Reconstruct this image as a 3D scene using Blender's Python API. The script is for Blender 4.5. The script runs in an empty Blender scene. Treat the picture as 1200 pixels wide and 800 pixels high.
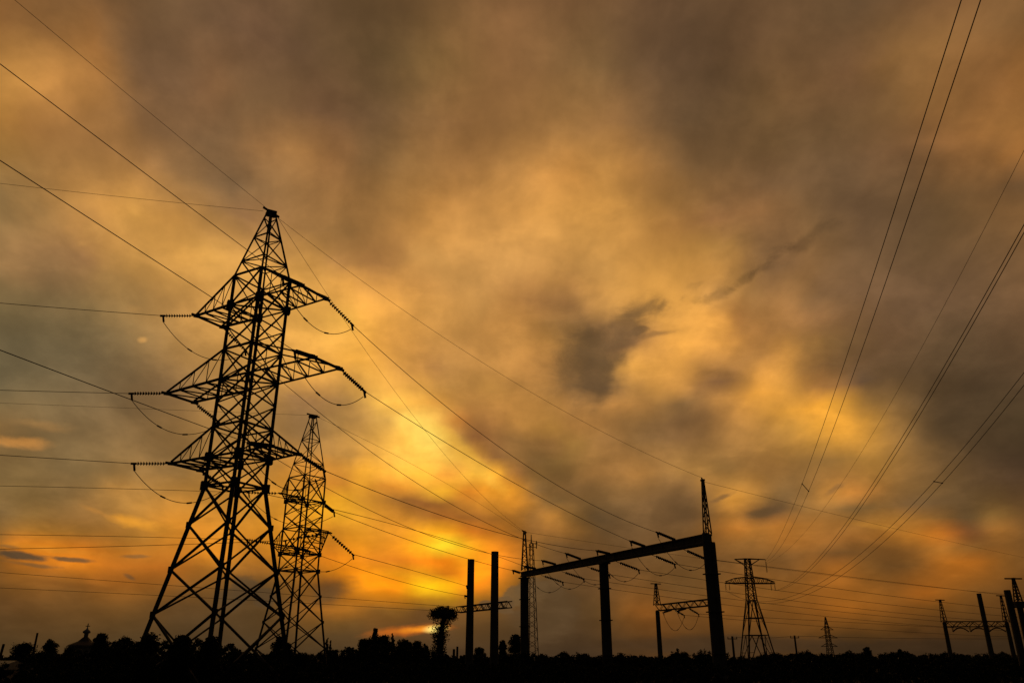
import bpy, math, random
import numpy as np
from mathutils import Vector

random.seed(7)
scene = bpy.context.scene
COL = scene.collection

# ------------------------------------------------------------------ camera
F = 930.0                                   # focal length in pixels of a 1200 wide frame
TH = math.atan(375 / F)                     # upward pitch
CT, ST = math.cos(TH), math.sin(TH)
EYE = 1.6
cam = bpy.data.cameras.new('camera')
cam.sensor_width = 36.0
cam.lens = 36.0 * F / 1200.0
cam.clip_end = 8000
cam_o = bpy.data.objects.new('camera', cam)
COL.objects.link(cam_o)
cam_o.location = (0, 0, EYE)
cam_o.rotation_euler = (math.pi / 2 + TH, 0, 0)
scene.camera = cam_o


def at(px, py, Y):
    """A point seen in direction (px, py) at ground distance Y ahead of the camera."""
    xc, yc = (px - 600) / F, (400 - py) / F
    dy, dz = CT - yc * ST, ST + yc * CT
    return Vector((xc / dy * Y, Y, EYE + dz / dy * Y))


def proj(p):
    x, y, z = p[0], p[1], p[2] - EYE
    zc, yc = y * CT + z * ST, -y * ST + z * CT
    return 600 + F * x / zc, 400 - F * yc / zc, zc


def mpp(p):
    return proj(p)[2] / F                    # metres per pixel there


# ------------------------------------------------------------------ materials
def principled(name, base, rough=0.7, metal=0.0, var=0.35, scale=3.0, bump=0.0):
    m = bpy.data.materials.new(name)
    m.use_nodes = True
    nt = m.node_tree
    b = nt.nodes['Principled BSDF']
    tc = nt.nodes.new('ShaderNodeTexCoord')
    n = nt.nodes.new('ShaderNodeTexNoise')
    n.inputs['Scale'].default_value = scale
    n.inputs['Detail'].default_value = 6
    nt.links.new(tc.outputs['Object'], n.inputs['Vector'])
    r = nt.nodes.new('ShaderNodeValToRGB')
    lo = [c * (1 - var) for c in base]
    hi = [c * (1 + var) for c in base]
    r.color_ramp.elements[0].position = 0.3
    r.color_ramp.elements[0].color = lo + [1]
    r.color_ramp.elements[1].position = 0.7
    r.color_ramp.elements[1].color = hi + [1]
    nt.links.new(n.outputs['Fac'], r.inputs['Fac'])
    nt.links.new(r.outputs['Color'], b.inputs['Base Color'])
    b.inputs['Roughness'].default_value = rough
    b.inputs['Metallic'].default_value = metal
    b.inputs['Specular IOR Level'].default_value = 0.25
    if bump:
        bp = nt.nodes.new('ShaderNodeBump')
        bp.inputs['Strength'].default_value = bump
        nt.links.new(n.outputs['Fac'], bp.inputs['Height'])
        nt.links.new(bp.outputs['Normal'], b.inputs['Normal'])
    return m


M = dict(
    steel=principled('weathered_steel', (.085, .078, .07), .75, 0.0, .4, 2.0),
    rust=principled('rusty_steel', (.12, .06, .04), .8, 0, .4, 2.0),
    concrete=principled('grey_concrete', (.12, .112, .10), .9, 0, .3, 1.5, .3),
    glass=principled('brown_insulator', (.06, .045, .035), .35, 0, .2, 6.0),
    wire=principled('aluminium_wire', (.11, .105, .10), .7, 0, .2, 1.0),
    bark=principled('dark_bark', (.05, .038, .028), .95, 0, .4, 3.0, .4),
    leaf=principled('green_leaf', (.04, .055, .022), .8, 0, .45, 1.2),
    leaf_dark=principled('dark_green_leaf', (.032, .045, .02), .85, 0, .45, 1.2),
    soil=principled('dark_field', (.034, .030, .022), .97, 0, .45, .12, .3),
    grass=principled('dry_grass', (.042, .045, .022), .9, 0, .4, .3),
    plaster=principled('pale_plaster', (.32, .29, .25), .9, 0, .2, .8),
    roof=principled('slate_roof', (.12, .10, .09), .8, 0, .3, 1.2),
    tin=principled('tin_roof', (.34, .35, .36), .5, 0, .15, 2.0),
    wood=principled('timber_pole', (.075, .058, .042), .9, 0, .3, 2.0),
)


# ------------------------------------------------------------------ mesh building
class MB:
    def __init__(self):
        self.v, self.f = [], []

    def prism(self, p, q, prof_p, prof_q=None, cap=True):
        """Loft a list of offset vectors from point p to point q."""
        prof_q = prof_q or prof_p
        n, o = len(prof_p), len(self.v)
        self.v += [tuple(p + a) for a in prof_p] + [tuple(q + a) for a in prof_q]
        for i in range(n):
            j = (i + 1) % n
            self.f.append((o + i, o + j, o + n + j, o + n + i))
        if cap:
            self.f.append(tuple(o + i for i in reversed(range(n))))
            self.f.append(tuple(o + n + i for i in range(n)))

    def frame(self, p, q, ref=None):
        d = (q - p).normalized()
        r = Vector(ref) if ref is not None else Vector((0, 0, 1))
        if abs(d.dot(r.normalized())) > .97:
            r = Vector((1, .3, 0))
        e1 = (r - d * d.dot(r)).normalized()
        return d, e1, d.cross(e1)

    def angle(self, p, q, w, ref=None, t=None):
        """Rolled steel angle section."""
        p, q = Vector(p), Vector(q)
        d, a, b = self.frame(p, q, ref)
        t = t or w * .16
        s = w * .3
        pr = [a * (x - s) + b * (y - s) for x, y in ((0, 0), (w, 0), (w, t), (t, t), (t, w), (0, w))]
        self.prism(p, q, pr)

    def bar(self, p, q, w, h=None, ref=None):
        p, q = Vector(p), Vector(q)
        d, a, b = self.frame(p, q, ref)
        h = h or w
        pr = [a * (x * h / 2) + b * (y * w / 2) for x, y in ((-1, -1), (1, -1), (1, 1), (-1, 1))]
        self.prism(p, q, pr)

    def cone(self, p, q, r0, r1, n=8):
        p, q = Vector(p), Vector(q)
        d, a, b = self.frame(p, q)
        c = [(math.cos(2 * math.pi * i / n), math.sin(2 * math.pi * i / n)) for i in range(n)]
        self.prism(p, q, [a * x * r0 + b * y * r0 for x, y in c], [a * x * r1 + b * y * r1 for x, y in c])

    def tube(self, pts, r, n=5):
        pts = [Vector(p) for p in pts]
        rr = r if hasattr(r, '__len__') else [r] * len(pts)
        o = len(self.v)
        for i, p in enumerate(pts):
            a = pts[max(i - 1, 0)]
            c = pts[min(i + 1, len(pts) - 1)]
            d, e1, e2 = self.frame(a, c)
            for k in range(n):
                an = 2 * math.pi * k / n
                self.v.append(tuple(p + (e1 * math.cos(an) + e2 * math.sin(an)) * rr[i]))
        for i in range(len(pts) - 1):
            for k in range(n):
                j = (k + 1) % n
                self.f.append((o + i * n + k, o + i * n + j, o + (i + 1) * n + j, o + (i + 1) * n + k))
        self.f.append(tuple(o + k for k in reversed(range(n))))
        self.f.append(tuple(o + (len(pts) - 1) * n + k for k in range(n)))

    def box(self, c, sx, sy, sz, rot=0):
        c = Vector(c)
        cr, sr = math.cos(rot), math.sin(rot)
        pr = [Vector((x * sx / 2 * cr - y * sy / 2 * sr, x * sx / 2 * sr + y * sy / 2 * cr, 0))
              for x, y in ((-1, -1), (1, -1), (1, 1), (-1, 1))]
        self.prism(c - Vector((0, 0, sz / 2)), c + Vector((0, 0, sz / 2)), pr)

    def lathe(self, base, prof, n=10, rot=0):
        base = Vector(base)
        o = len(self.v)
        for z, r in prof:
            for k in range(n):
                a = 2 * math.pi * k / n + rot
                self.v.append(tuple(base + Vector((math.cos(a) * r, math.sin(a) * r, z))))
        for i in range(len(prof) - 1):
            for k in range(n):
                j = (k + 1) % n
                self.f.append((o + i * n + k, o + i * n + j, o + (i + 1) * n + j, o + (i + 1) * n + k))
        self.f.append(tuple(o + k for k in reversed(range(n))))
        self.f.append(tuple(o + (len(prof) - 1) * n + k for k in range(n)))

    def build(self, name, mat, parent=None, smooth=False):
        me = bpy.data.meshes.new(name)
        off = Vector((0, 0, 0))
        p = parent
        while p is not None:
            off += p.location
            p = p.parent
        me.from_pydata((np.array(self.v) - np.array(off)).tolist(), [], self.f)
        me.materials.append(mat)
        if smooth:
            me.polygons.foreach_set('use_smooth', [True] * len(me.polygons))
        me.update()
        o = bpy.data.objects.new(name, me)
        COL.objects.link(o)
        if parent is not None:
            o.parent = parent
        return o


def tag(o, label, cat, group=None):
    o['label'], o['category'] = label, cat
    if group:
        o['group'] = group
    return o


def thing(name, label, cat, loc, group=None):
    o = bpy.data.objects.new(name, None)
    COL.objects.link(o)
    o.empty_display_size = .5
    o.location = loc
    return tag(o, label, cat, group)


def recentre(o):
    """Moves a mesh thing's origin to the foot of its bounding box."""
    me = o.data
    n = len(me.vertices)
    co = np.empty(n * 3)
    me.vertices.foreach_get('co', co)
    co = co.reshape(-1, 3)
    c = (co.min(0) + co.max(0)) / 2
    c[2] = co[:, 2].min()
    me.vertices.foreach_set('co', (co - c).ravel())
    me.update()
    o.location = c
    return o


# ------------------------------------------------------------------ wires and insulators
def curve_pts(A, B, sag, n=48):
    A, B = Vector(A), Vector(B)
    out = []
    for i in range(n + 1):
        t = i / n
        out.append(A.lerp(B, t) - Vector((0, 0, 4 * sag * t * (1 - t))))
    return out


def sag_for(A, B, px, py):
    """How slack a wire hangs so that it is seen crossing a given direction."""
    def yat(s):
        pr = [proj(p) for p in curve_pts(A, B, s, 200)]
        for a, b in zip(pr, pr[1:]):
            if a[2] > .5 and b[2] > .5 and (a[0] - px) * (b[0] - px) <= 0 and a[0] != b[0]:
                k = (px - a[0]) / (b[0] - a[0])
                return a[1] + k * (b[1] - a[1])
        return None
    s0, s1 = 0.0, 1.0
    y0, y1 = yat(s0), yat(s1)
    if y0 is None or y1 is None:
        return 1.0
    for _ in range(8):
        if abs(y1 - y0) < 1e-6:
            break
        s2 = s1 + (py - y1) * (s1 - s0) / (y1 - y0)
        s2 = max(-3, min(40, s2))
        y2 = yat(s2)
        if y2 is None:
            break
        s0, y0, s1, y1 = s1, y1, s2, y2
        if abs(y1 - py) < .05:
            break
    return s1


def wire(A, B, label, r=.022, sag=None, via=None, name='power_line', group=None, ext=0):
    if sag is None:
        sag = sag_for(A, B, *via) if via else .8
    m = MB()
    pts = curve_pts(A, B, sag)
    if ext:
        pts.append(pts[-1] + (pts[-1] - pts[-2]).normalized() * ext)
    m.tube(pts, r * .85, 5)
    o = m.build(name, M['wire'])
    return tag(recentre(o), label, 'power line', group)


def insulator(parent, p, q, r=.13, discs=9, clamp=True, name='insulator_string'):
    """A tension string: link, porcelain discs on a rod, and the wire clamp at q."""
    p, q = Vector(p), Vector(q)
    L = (q - p).length
    d = (q - p) / L
    m = MB()
    m.cone(p, q, .028, .028, 6)
    a, b = .16 * L, .95 * L
    for i in range(discs):
        c = p + d * (a + (b - a) * (i + .5) / discs)
        w = (b - a) / discs
        m.cone(c - d * w * .34, c + d * w * .12, r * .38, r, 10)
        m.cone(c + d * w * .12, c + d * w * .2, r, r * .5, 10)
    o = m.build(name, M['glass'], parent)
    if clamp:
        k = MB()
        k.bar(q - d * .1, q + d * .22, .07, .12)
        k.bar(q + d * .04, q + d * .04 + Vector((.10, 0, -.42)), .07, .12)
        k.build('clamp', M['steel'], o)
    return o


def jumper(parent, A, B, sag, r=.02):
    m = MB()
    A, B = Vector(A) - Vector((0, 0, .38)), Vector(B) - Vector((0, 0, .38))
    pts = curve_pts(A, B, sag, 20)
    m.tube(pts, r, 5)
    for i in (7, 13):
        d = (pts[i + 1] - pts[i]).normalized()
        m.cone(pts[i] - d * .16, pts[i] + d * .16, .05, .05, 6)
    return m.build('jumper_cable', M['wire'], parent)


# ------------------------------------------------------------------ the lattice tower
def lattice_tower(label, cx, cy, head, base, waist, z_low, kinks, levels, z_shoulder, z_top, tips,
                  w_leg, w_br, w_up, low_nodes, up_nodes, group='lattice towers of the high voltage line'):
    """kinks/base/waist: half side lengths; levels: (bottom chord z, top chord z) of each arm level;
    tips: list of (level index, tip point)."""
    root = thing('lattice_tower', label, 'power pylon', (cx, cy, 0), group)
    u = Vector((math.sin(head), math.cos(head), 0))       # towards the near arms
    v = Vector((-u.y, u.x, 0))
    C = Vector((cx, cy, 0))

    def half(z):
        if z <= z_low:
            return base + (waist - base) * z / z_low
        return waist + (kinks - waist) * (z - z_low) / (z_shoulder - z_low)

    def cor(k, z, h=None):
        su, sv = ((1, 1), (1, -1), (-1, -1), (-1, 1))[k]
        h = half(z) if h is None else h
        return C + u * su * h + v * sv * h + Vector((0, 0, z))

    for k in range(4):
        out = (cor(k, 0) - C)
        m = MB()
        m.angle(cor(k, .25), cor(k, z_low), w_leg, -out)
        m.angle(cor(k, z_low), cor(k, z_shoulder), w_leg * .86, -out)
        for z in (z_low, levels[0][0], levels[-1][0]):
            m.box(cor(k, z), w_leg * 1.7, w_leg * 1.7, w_leg * 2.1, head)
        for z in low_nodes[1:-1]:
            m.box(cor(k, z), w_leg * 1.1, w_leg * 1.1, w_leg * 1.4, head)
        m.build('leg', M['steel'], root)
        fnd = MB()
        c = cor(k, 0)
        fnd.lathe((c.x, c.y, -.3), [(0, .55), (.35, .5), (.75, .32)], 8)
        fnd.build('foundation', M['concrete'], root)
    br = MB()
    for k in range(4):
        j = (k + 1) % 4
        nrm = (cor(k, 0) + cor(j, 0)) / 2 - C
        for a, b in zip(low_nodes, low_nodes[1:]):
            br.angle(cor(k, a), cor(j, b), w_br, -nrm)
            br.angle(cor(j, a) * .999 + C * .001, cor(k, b), w_br, nrm)
        for a, b in zip(up_nodes, up_nodes[1:]):
            br.angle(cor(k, a), cor(j, b), w_up, -nrm)
            br.angle(cor(j, a), cor(k, b), w_up, nrm)
        zs = {z_low, z_shoulder}
        for lv in levels:
            zs |= {lv[0], lv[1]}
        for z in sorted(zs):
            br.angle(cor(k, z), cor(j, z), w_up * 1.25, (0, 0, 1))
    for z in [z_low] + [lv[0] for lv in levels]:          # plan bracing
        br.angle(cor(0, z), cor(2, z), w_up, (0, 0, 1))
        br.angle(cor(1, z + .04), cor(3, z + .04), w_up, (0, 0, 1))
    br.build('bracing', M['steel'], root)
    pk = MB()                                              # the pointed earth-wire peak
    hs = half(z_shoulder)

    def pc(k, t):
        return cor(k, z_shoulder + (z_top - z_shoulder) * t, hs + (.2 - hs) * t)
    for k in range(4):
        j = (k + 1) % 4
        pk.angle(pc(k, 0), pc(k, 1), w_up * 1.3, C - cor(k, 0))
        ts = [0, .22, .42, .6, .78, .92]
        for i, (a, b) in enumerate(zip(ts, ts[1:])):
            if (i + k) % 2:
                pk.angle(pc(k, a), pc(j, b), w_up * .8)
            else:
                pk.angle(pc(j, a), pc(k, b), w_up * .8)
            if i in (1, 3):
                pk.angle(pc(k, a), pc(j, a), w_up * .8)
    pk.box(C + Vector((0, 0, z_top)), .62, .62, .22, head)
    pk.bar(C + Vector((0, 0, z_top + .1)) - v * .7, C + Vector((0, 0, z_top + .1)) + v * .7, .09, .12)
    pk.build('peak', M['steel'], root)
    for lv, tn, tf in tips:                                # crossarms, each ending in a short end beam
        zb, zt = levels[lv]
        tn, tf = Vector(tn), Vector(tf)
        mid_t = (tn + tf) / 2
        side = 1 if (mid_t - C).dot(u) > 0 else -1
        ks = (0, 1) if side > 0 else (3, 2)
        a = MB()
        # corner with +v is the far one
        ends_ = [tf, tn]
        bot = [cor(k, zb) for k in ks]
        top = [cor(k, zt) for k in ks]
        n = 3 if (mid_t - C).length < 5.6 else 4
        for s in (0, 1):
            a.angle(bot[s], ends_[s], w_up * 1.45, (0, 0, 1))
            a.angle(top[s], ends_[s] + Vector((0, 0, .1)), w_up * 1.1, (0, 0, 1))
            for i in range(n - 1):
                f0, f1 = i / n, (i + 1) / n
                lo0, lo1 = bot[s].lerp(ends_[s], f0), bot[s].lerp(ends_[s], f1)
                hi0, hi1 = top[s].lerp(ends_[s], f0), top[s].lerp(ends_[s], f1)
                a.angle(lo1, hi1, w_up * .6)
                if s == (side < 0):
                    a.angle(lo1, hi0, w_up * .6)
        for i in range(n):
            f0, f1 = i / n, (i + 1) / n
            a.angle(bot[0].lerp(ends_[0], f0), bot[1].lerp(ends_[1], f1), w_up * .8, (0, 0, 1))
            if i:
                a.angle(bot[0].lerp(ends_[0], f0), bot[1].lerp(ends_[1], f0), w_up * .8, (0, 0, 1))
        e_ = (tf - tn).normalized()
        a.bar(tn - e_ * .35, tf + e_ * .35, w_up * 1.3, w_up * 1.5)
        for t_ in (tn, tf):
            a.box(t_, .3, .3, .14, head)
        a.build('crossarm', M['steel'], root)
    return root


R = math.radians


def hdg(deg):
    return Vector((math.sin(R(deg)), math.cos(R(deg)), 0))


# the large tower on the left ------------------------------------------------
T1 = Vector((-15.75, 45.0, 0))
tipsR = [at(382, 350, 43.5), at(398, 432, 42.6), at(350, 532, 43.7)]
tipsL = [at(230, 370, 46.4), at(195, 461, 47.2), at(200, 543, 46.3)]
LINE = hdg(29)
tower1 = lattice_tower(
    'large lattice power pylon standing nearest, with three pairs of crossarms', T1.x, T1.y, R(119),
    2.98, 1.18, 10.8, 1.2, [(22.0, 24.0), (17.15, 19.05), (12.45, 14.25)], 24.0, 28.75,
    [(i, tipsR[i] - LINE * 2.1, tipsR[i]) for i in range(3)] + [(i, tipsL[i], tipsL[i] + LINE * 2.1) for i in range(3)],
    .225, .108, .085, [.3, 3.9, 6.2, 8.6, 10.8],
    [10.8, 12.45, 14.25, 15.7, 17.15, 19.05, 20.55, 22.0, 24.0])

# the smaller tower behind it ------------------------------------------------
T2 = Vector((-17.85, 68.6, 0))
t2L1, t2L2, t2R2, t2R1 = at(330, 578, 71.3), at(319, 637, 71.6), at(385, 624, 65.9), at(379, 590, 67.0)
tower2 = lattice_tower(
    'smaller lattice power pylon standing behind and to the right of the largest one', T2.x, T2.y, R(128),
    2.25, 1.15, 8.6, 1.12, [(14.35, 16.4), (9.95, 12.0)], 16.4, 22.0,
    [(0, t2L1, t2L1 + hdg(38) * 1.7), (1, t2R2 - hdg(38) * 2.0, t2R2), (1, t2L2, t2L2 + hdg(38) * 2.0)],
    .16, .08, .07, [.3, 2.6, 4.6, 6.6, 8.6],
    [8.6, 9.95, 12.0, 13.2, 14.35, 16.4])

# ------------------------------------------------------------------ the substation portal
GR, GL = Vector((16.6, 68.8, 0)), Vector((1.45, 98.0, 0))
GZ = 11.25


def lattice_mast(m, base, h, w0, w1, n, wl, rot=0, taper=True):
    base = Vector(base)
    def c(k, t):
        a = rot + math.pi / 4 + k * math.pi / 2
        r = (w0 + (w1 - w0) * t) * .7071
        return base + Vector((math.cos(a) * r, math.sin(a) * r, h * t))
    for k in range(4):
        m.angle(c(k, 0), c(k, 1), wl)
        j = (k + 1) % 4
        for i in range(n):
            a, b = i / n, (i + 1) / n
            if (i + k) % 2:
                m.angle(c(k, a), c(j, b), wl * .6)
            else:
                m.angle(c(j, a), c(k, b), wl * .6)


def truss(m, A, B, w, h, n, wl):
    """A square lattice girder from A to B (centre line)."""
    A, B = Vector(A), Vector(B)
    d = (B - A).normalized()
    s = Vector((-d.y, d.x, 0)).normalized()
    up = Vector((0, 0, 1))
    off = [s * w / 2 + up * h / 2, s * w / 2 - up * h / 2, -s * w / 2 - up * h / 2, -s * w / 2 + up * h / 2]
    for o in off:
        m.angle(A + o, B + o, wl)
    for k in range(4):
        j = (k + 1) % 4
        for i in range(n):
            p, q = A.lerp(B, i / n), A.lerp(B, (i + 1) / n)
            if (i + k) % 2:
                m.angle(p + off[k], q + off[j], wl * .65)
            else:
                m.angle(p + off[j], q + off[k], wl * .65)


def concrete_post(parent, c, h, r0, r1, lean=None):
    m = MB()
    c = Vector(c)
    m.lathe((c.x, c.y, -.3), [(0, r0 * 1.35), (.75, r0 * 1.35), (.82, r0), (h + .3 - .12, r1), (h + .3, r1 * .94)], 12)
    return m.build('post', M['concrete'], parent, smooth=False)


def spire(parent, c, z, h, w, wl=.07, rot=0.5, bar=True, head=20):
    m = MB()
    lattice_mast(m, (c[0], c[1], z), h, w, w * .28, 7, wl, rot)
    if bar:
        d = hdg(head)
        t = Vector((c[0], c[1], z + h + .05))
        m.bar(t - d * .9, t + d * .9, .1, .13)
        m.box(t, .3, .3, .16, rot)
    return m.build('spire', M['steel'], parent)


gd = (GL - GR).normalized()
gn = Vector((-gd.y, gd.x, 0))
gate = thing('portal_gantry', 'broad dark portal gantry, three tall posts carrying one slanting solid beam at the centre',
             'gantry', (GR + GL) / 2, 'portal gantries of the substation')


def on_beam(px):
    best = None
    for i in range(401):
        p = GR.lerp(GL, i / 400) + Vector((0, 0, GZ))
        e = abs(proj(p)[0] - px)
        if best is None or e < best[0]:
            best = (e, p)
    return best[1]


b = MB()
A_, B_ = GR + Vector((0, 0, GZ)) - gd * .2, GL + Vector((0, 0, GZ)) + gd * .35
prof = [(-.38, -.44), (.38, -.44), (.38, -.26), (.30, -.2), (.30, .24), (.38, .3), (.38, .44), (-.38, .44),
        (-.38, .3), (-.30, .24), (-.30, -.2), (-.38, -.26)]
b.prism(A_, B_, [gn * x + Vector((0, 0, y * .98)) for x, y in prof], [gn * x * .9 + Vector((0, 0, y * .66)) for x, y in prof])
for i in range(1, 22):
    c = A_.lerp(B_, i / 22)
    b.box(c, .66, .07, .62, math.atan2(gn.y, gn.x))
b.build('beam', M['concrete'], gate)
GM = on_beam(707)
for c, side_ in ((GR, 1), (Vector((GM.x, GM.y, 0)), 0), (GL, 0)):
    e = Vector((1, .25, 0)).normalized()
    if side_:
        concrete_post(gate, c - e * .12, GZ + .5, .37, .33)
        concrete_post(gate, c + e * .34, GZ - .25, .37, .33)
    else:
        concrete_post(gate, c - e * .16, GZ - .36, .34, .30)
        concrete_post(gate, c + e * .2, GZ - .37, .34, .30)
        cp = MB()
        cp.box((c.x, c.y, GZ - .43), 1.2, .95, .12, math.atan2(gd.y, gd.x))
        for q_ in (-.4, .4):
            cp.bar((c.x + gd.x * q_, c.y + gd.y * q_, GZ - .8), (c.x + gd.x * q_ * 1.5, c.y + gd.y * q_ * 1.5, GZ - .4), .1)
        cp.build('cap_plate', M['steel'], gate)
    for z_ in (2.2, 5.4, 8.4):
        bd = MB()
        bd.box((c.x + e.x * (.1 if side_ else .02), c.y, z_), 1.25 if side_ else 1.12, .84, .09, math.atan2(e.y, e.x))
        bd.build('post_band', M['steel'], gate)
spR = GR + hdg(75) * .05
spL = GL + hdg(75) * .05
spire(gate, spR, GZ + .42, at(827, 563, GR.y).z - GZ - .42, .5, .08, .25, True, 18)
spire(gate, spL, GZ + .46, at(618, 623, GL.y).z - GZ - .46, .72, .11, .1, True, 18)
TOP_R = Vector((spR.x, spR.y, at(827, 563, GR.y).z + .1))
TOP_L = Vector((spL.x, spL.y, at(618, 623, GL.y).z + .1))

# strings on the portal: towards the tower and away from it
attach_px = [800, 764, 722, 688, 658, 634]
back_to = [at(1330, 712, 150), at(1330, 722, 155), at(1330, 728, 160), at(1330, 733, 165), at(1330, 737, 170), at(1330, 740, 175)]
back_via = [(1000, 676), (1000, 692), (1000, 703), (1000, 712), (1000, 718), (1000, 725)]
front_tip = [tipsR[0], tipsR[1], tipsR[2], tipsL[0], tipsL[1], tipsL[2]]
front_end, back_end = [], []
SL = 3.0
for i, px in enumerate(attach_px):
    p = on_beam(px)
    fs = -gn if gn.y > 0 else gn
    pf = p + fs * .42 + Vector((0, 0, .2))
    df = (front_tip[i] - pf)
    df.normalize()
    df = Vector((df.x - .12, df.y, df.z * .62)).normalized()
    fe = pf + df * SL
    insulator(gate, pf, fe, .14, 10)
    front_end.append(fe)
    pb = p + Vector((0, 0, -.46))
    db = (back_to[i] - pb)
    db.z = 0
    db = (db.normalized() + Vector((0, 0, -.2))).normalized()
    be = pb + db * SL
    insulator(gate, pb, be, .14, 10)
    back_end.append(be)
    jumper(gate, fe, be, 1.5, .022)

# ------------------------------------------------------------------ strings and wires of the large tower
LAB_LV = ['top', 'middle', 'bottom']
# near circuit: wires coming over from behind the camera's left
near_mid = [(150, 197), (130, 270), (120, 451)]
for i in range(3):
    tip = tipsR[i]
    d1 = (hdg(198) + Vector((0, 0, -.12))).normalized()
    tin = tip - LINE * 2.1
    e1 = tin + d1 * 1.9 - Vector((0, 0, .1))
    insulator(tower1, tin, e1, .13, 10)
    # aim the far end so that the wire crosses the measured direction
    aim = [at(0, 75, 22.5), at(0, 188, 21.8), at(0, 410, 25.8)][i]
    k = (aim - e1)
    end = e1 + Vector((k.x, k.y, 0)) * 3.2 + Vector((0, 0, k.z * 1.6))
    wire(e1, end, ['overhead wire from the upper left edge to the top near crossarm of the largest pylon',
                   'overhead wire from the left edge to the middle near crossarm of the largest pylon',
                   'overhead wire running from the left edge to the bottom near crossarm of the largest pylon'][i],
         .021, via=[(0, 75), (0, 188), (0, 410)][i])
    # onward string to the portal
    d2 = (front_end[i] - tip).normalized()
    e2 = tip + d2 * 2.05 - Vector((0, 0, .45))
    insulator(tower1, tip, e2, .13, 10)
    via = [(560, 505), (560, 541), (560, 617)][i]
    wire(e2, front_end[i], ['long wire from the top near crossarm of the largest pylon to the solid beam',
                            'long wire from the middle near crossarm of the largest pylon to the solid beam',
                            'long wire from the bottom near crossarm of the largest pylon to the solid beam'][i], .024, via=via)
    jumper(tower1, e1, e2, 1.35, .021)
far_aim = [(0, 355, 43.1), (0, 457, 45.8), (0, 533, 43.2)]
far_st = [(192, 370), (155, 461), (158, 543)]
for i in range(3):
    tip = tipsL[i]
    aim = at(*far_aim[i])
    dh = Vector((aim.x - tip.x, aim.y - tip.y, 0)).normalized()
    Y = tip.y + dh.y * 1.9
    e1 = at(far_st[i][0], far_st[i][1], Y)
    insulator(tower1, tip, e1, .13, 10)
    k = aim - e1
    end = e1 + Vector((k.x, k.y, 0)) * 6 + Vector((0, 0, -.4))
    wire(e1, end, ['nearly level wire leaving left from the highest far crossarm of the largest pylon',
                   'nearly level wire leaving left from the middle far crossarm of the largest pylon',
                   'nearly level wire leaving left from the lowest far crossarm of the largest pylon'][i], .021,
         via=(0, far_aim[i][1]))
    tfa = tip + LINE * 2.1
    d2 = (front_end[3 + i] - tfa).normalized()
    e2 = tfa + d2 * 2.0 - Vector((0, 0, .5))
    insulator(tower1, tfa, e2, .13, 10)
    via = [(500, 573), (500, 626), (540, 637)][i]
    wire(e2, front_end[3 + i], ["wire from the highest far crossarm of the largest pylon to the solid beam's left end",
                                "wire from the middle far crossarm of the largest pylon to the solid beam's left end",
                                "wire from the lowest far crossarm of the largest pylon to the solid beam's left end"][i],
         .024, via=via)
    jumper(tower1, e1, e2, 1.25, .021)

# earth wires
P1 = Vector((T1.x, T1.y, 28.85))
k = at(10, 0, 26.4) - P1
wire(P1 + hdg(198) * .7, P1 + Vector((k.x, k.y, 0)) * 3 + Vector((0, 0, .3)),
     'thin earth wire from the peak of the largest pylon up to the top left corner', .013, via=(150, 111))
k = at(0, 215, 40.3) - P1
wire(P1 + hdg(252) * .5, P1 + Vector((k.x, k.y, 0)) * 5, 'thin earth wire from the peak of the largest pylon out to the left edge',
     .013, via=(0, 215))
wire(P1 + hdg(18) * .6, TOP_R - hdg(18) * .9, "thin earth wire from the largest pylon's peak to the solid beam's right spire", .014,
     via=(600, 446))
wire(P1 + hdg(20) * .7, TOP_L - hdg(18) * .9, "thin earth wire from the largest pylon's peak to the solid beam's left spire", .014,
     via=(450, 441))
wire(TOP_R + hdg(18) * .9, at(1330, 676, 190), 'thin earth wire running right from the tall spire on the beam to the right edge', .016,
     via=(1040, 617))
wire(TOP_L + hdg(18) * .9, at(1330, 705, 190), 'thin earth wire running right from the short spire behind the solid beam', .018,
     via=(760, 645))

back_names = ['highest', 'second', 'third', 'fourth', 'fifth', 'lowest']
for i in range(6):
    wire(back_end[i], back_to[i], '%s of the six slack wires sagging right from the back of the solid beam' % back_names[i], .026,
         via=back_via[i])

# ------------------------------------------------------------------ the portal with lattice beam further back
def small_portal(label, A, B, z, posts, r, spires, beam_h, n, loc=None):
    root = thing('portal_gantry', label, 'gantry', (A + B) / 2, 'portal gantries of the substation')
    m = MB()
    truss(m, A + Vector((0, 0, z)), B + Vector((0, 0, z)), beam_h, beam_h, n, beam_h * .17)
    m.build('beam', M['steel'], root)
    for p, h in posts:
        concrete_post(root, p, h, r * 1.08, r * .92)
    for p, z0, h, w in spires:
        spire(root, p, z0, h, w, w * .13, .4, True, 70)
    return root


pA = at(771, 712, 130)
pB = at(836, 706, 117)
zA = pA.z
A0, B0 = Vector((pA.x, pA.y, 0)), Vector((pB.x, pB.y, 0))
lat = small_portal('portal gantry with lattice beam and one spire, just left of the tallest concrete post',
                   A0, B0, zA, [(A0 + Vector((-.1, 0, 0)), zA - .45), (B0, zA - .45)], .36,
                   [(A0 + Vector((-.1, 0, 0)), zA + .4, at(769, 684, 130).z - zA - .4, .8)], .85, 14)
bdir = (B0 - A0).normalized()
ends = []
for f, L in ((.3, 1), (.56, 1)):
    p = A0.lerp(B0, f) + Vector((0, 0, zA - .42))
    q = p + (hdg(62) + Vector((0, 0, -.42))).normalized() * 2.0
    insulator(lat, p, q, .16, 8)
    q2 = p + (hdg(-118) + Vector((0, 0, -.25))).normalized() * 2.0
    insulator(lat, p, q2, .16, 8)
    jumper(lat, q2, q, 2.0, .03)
    ends.append(q)
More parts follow.
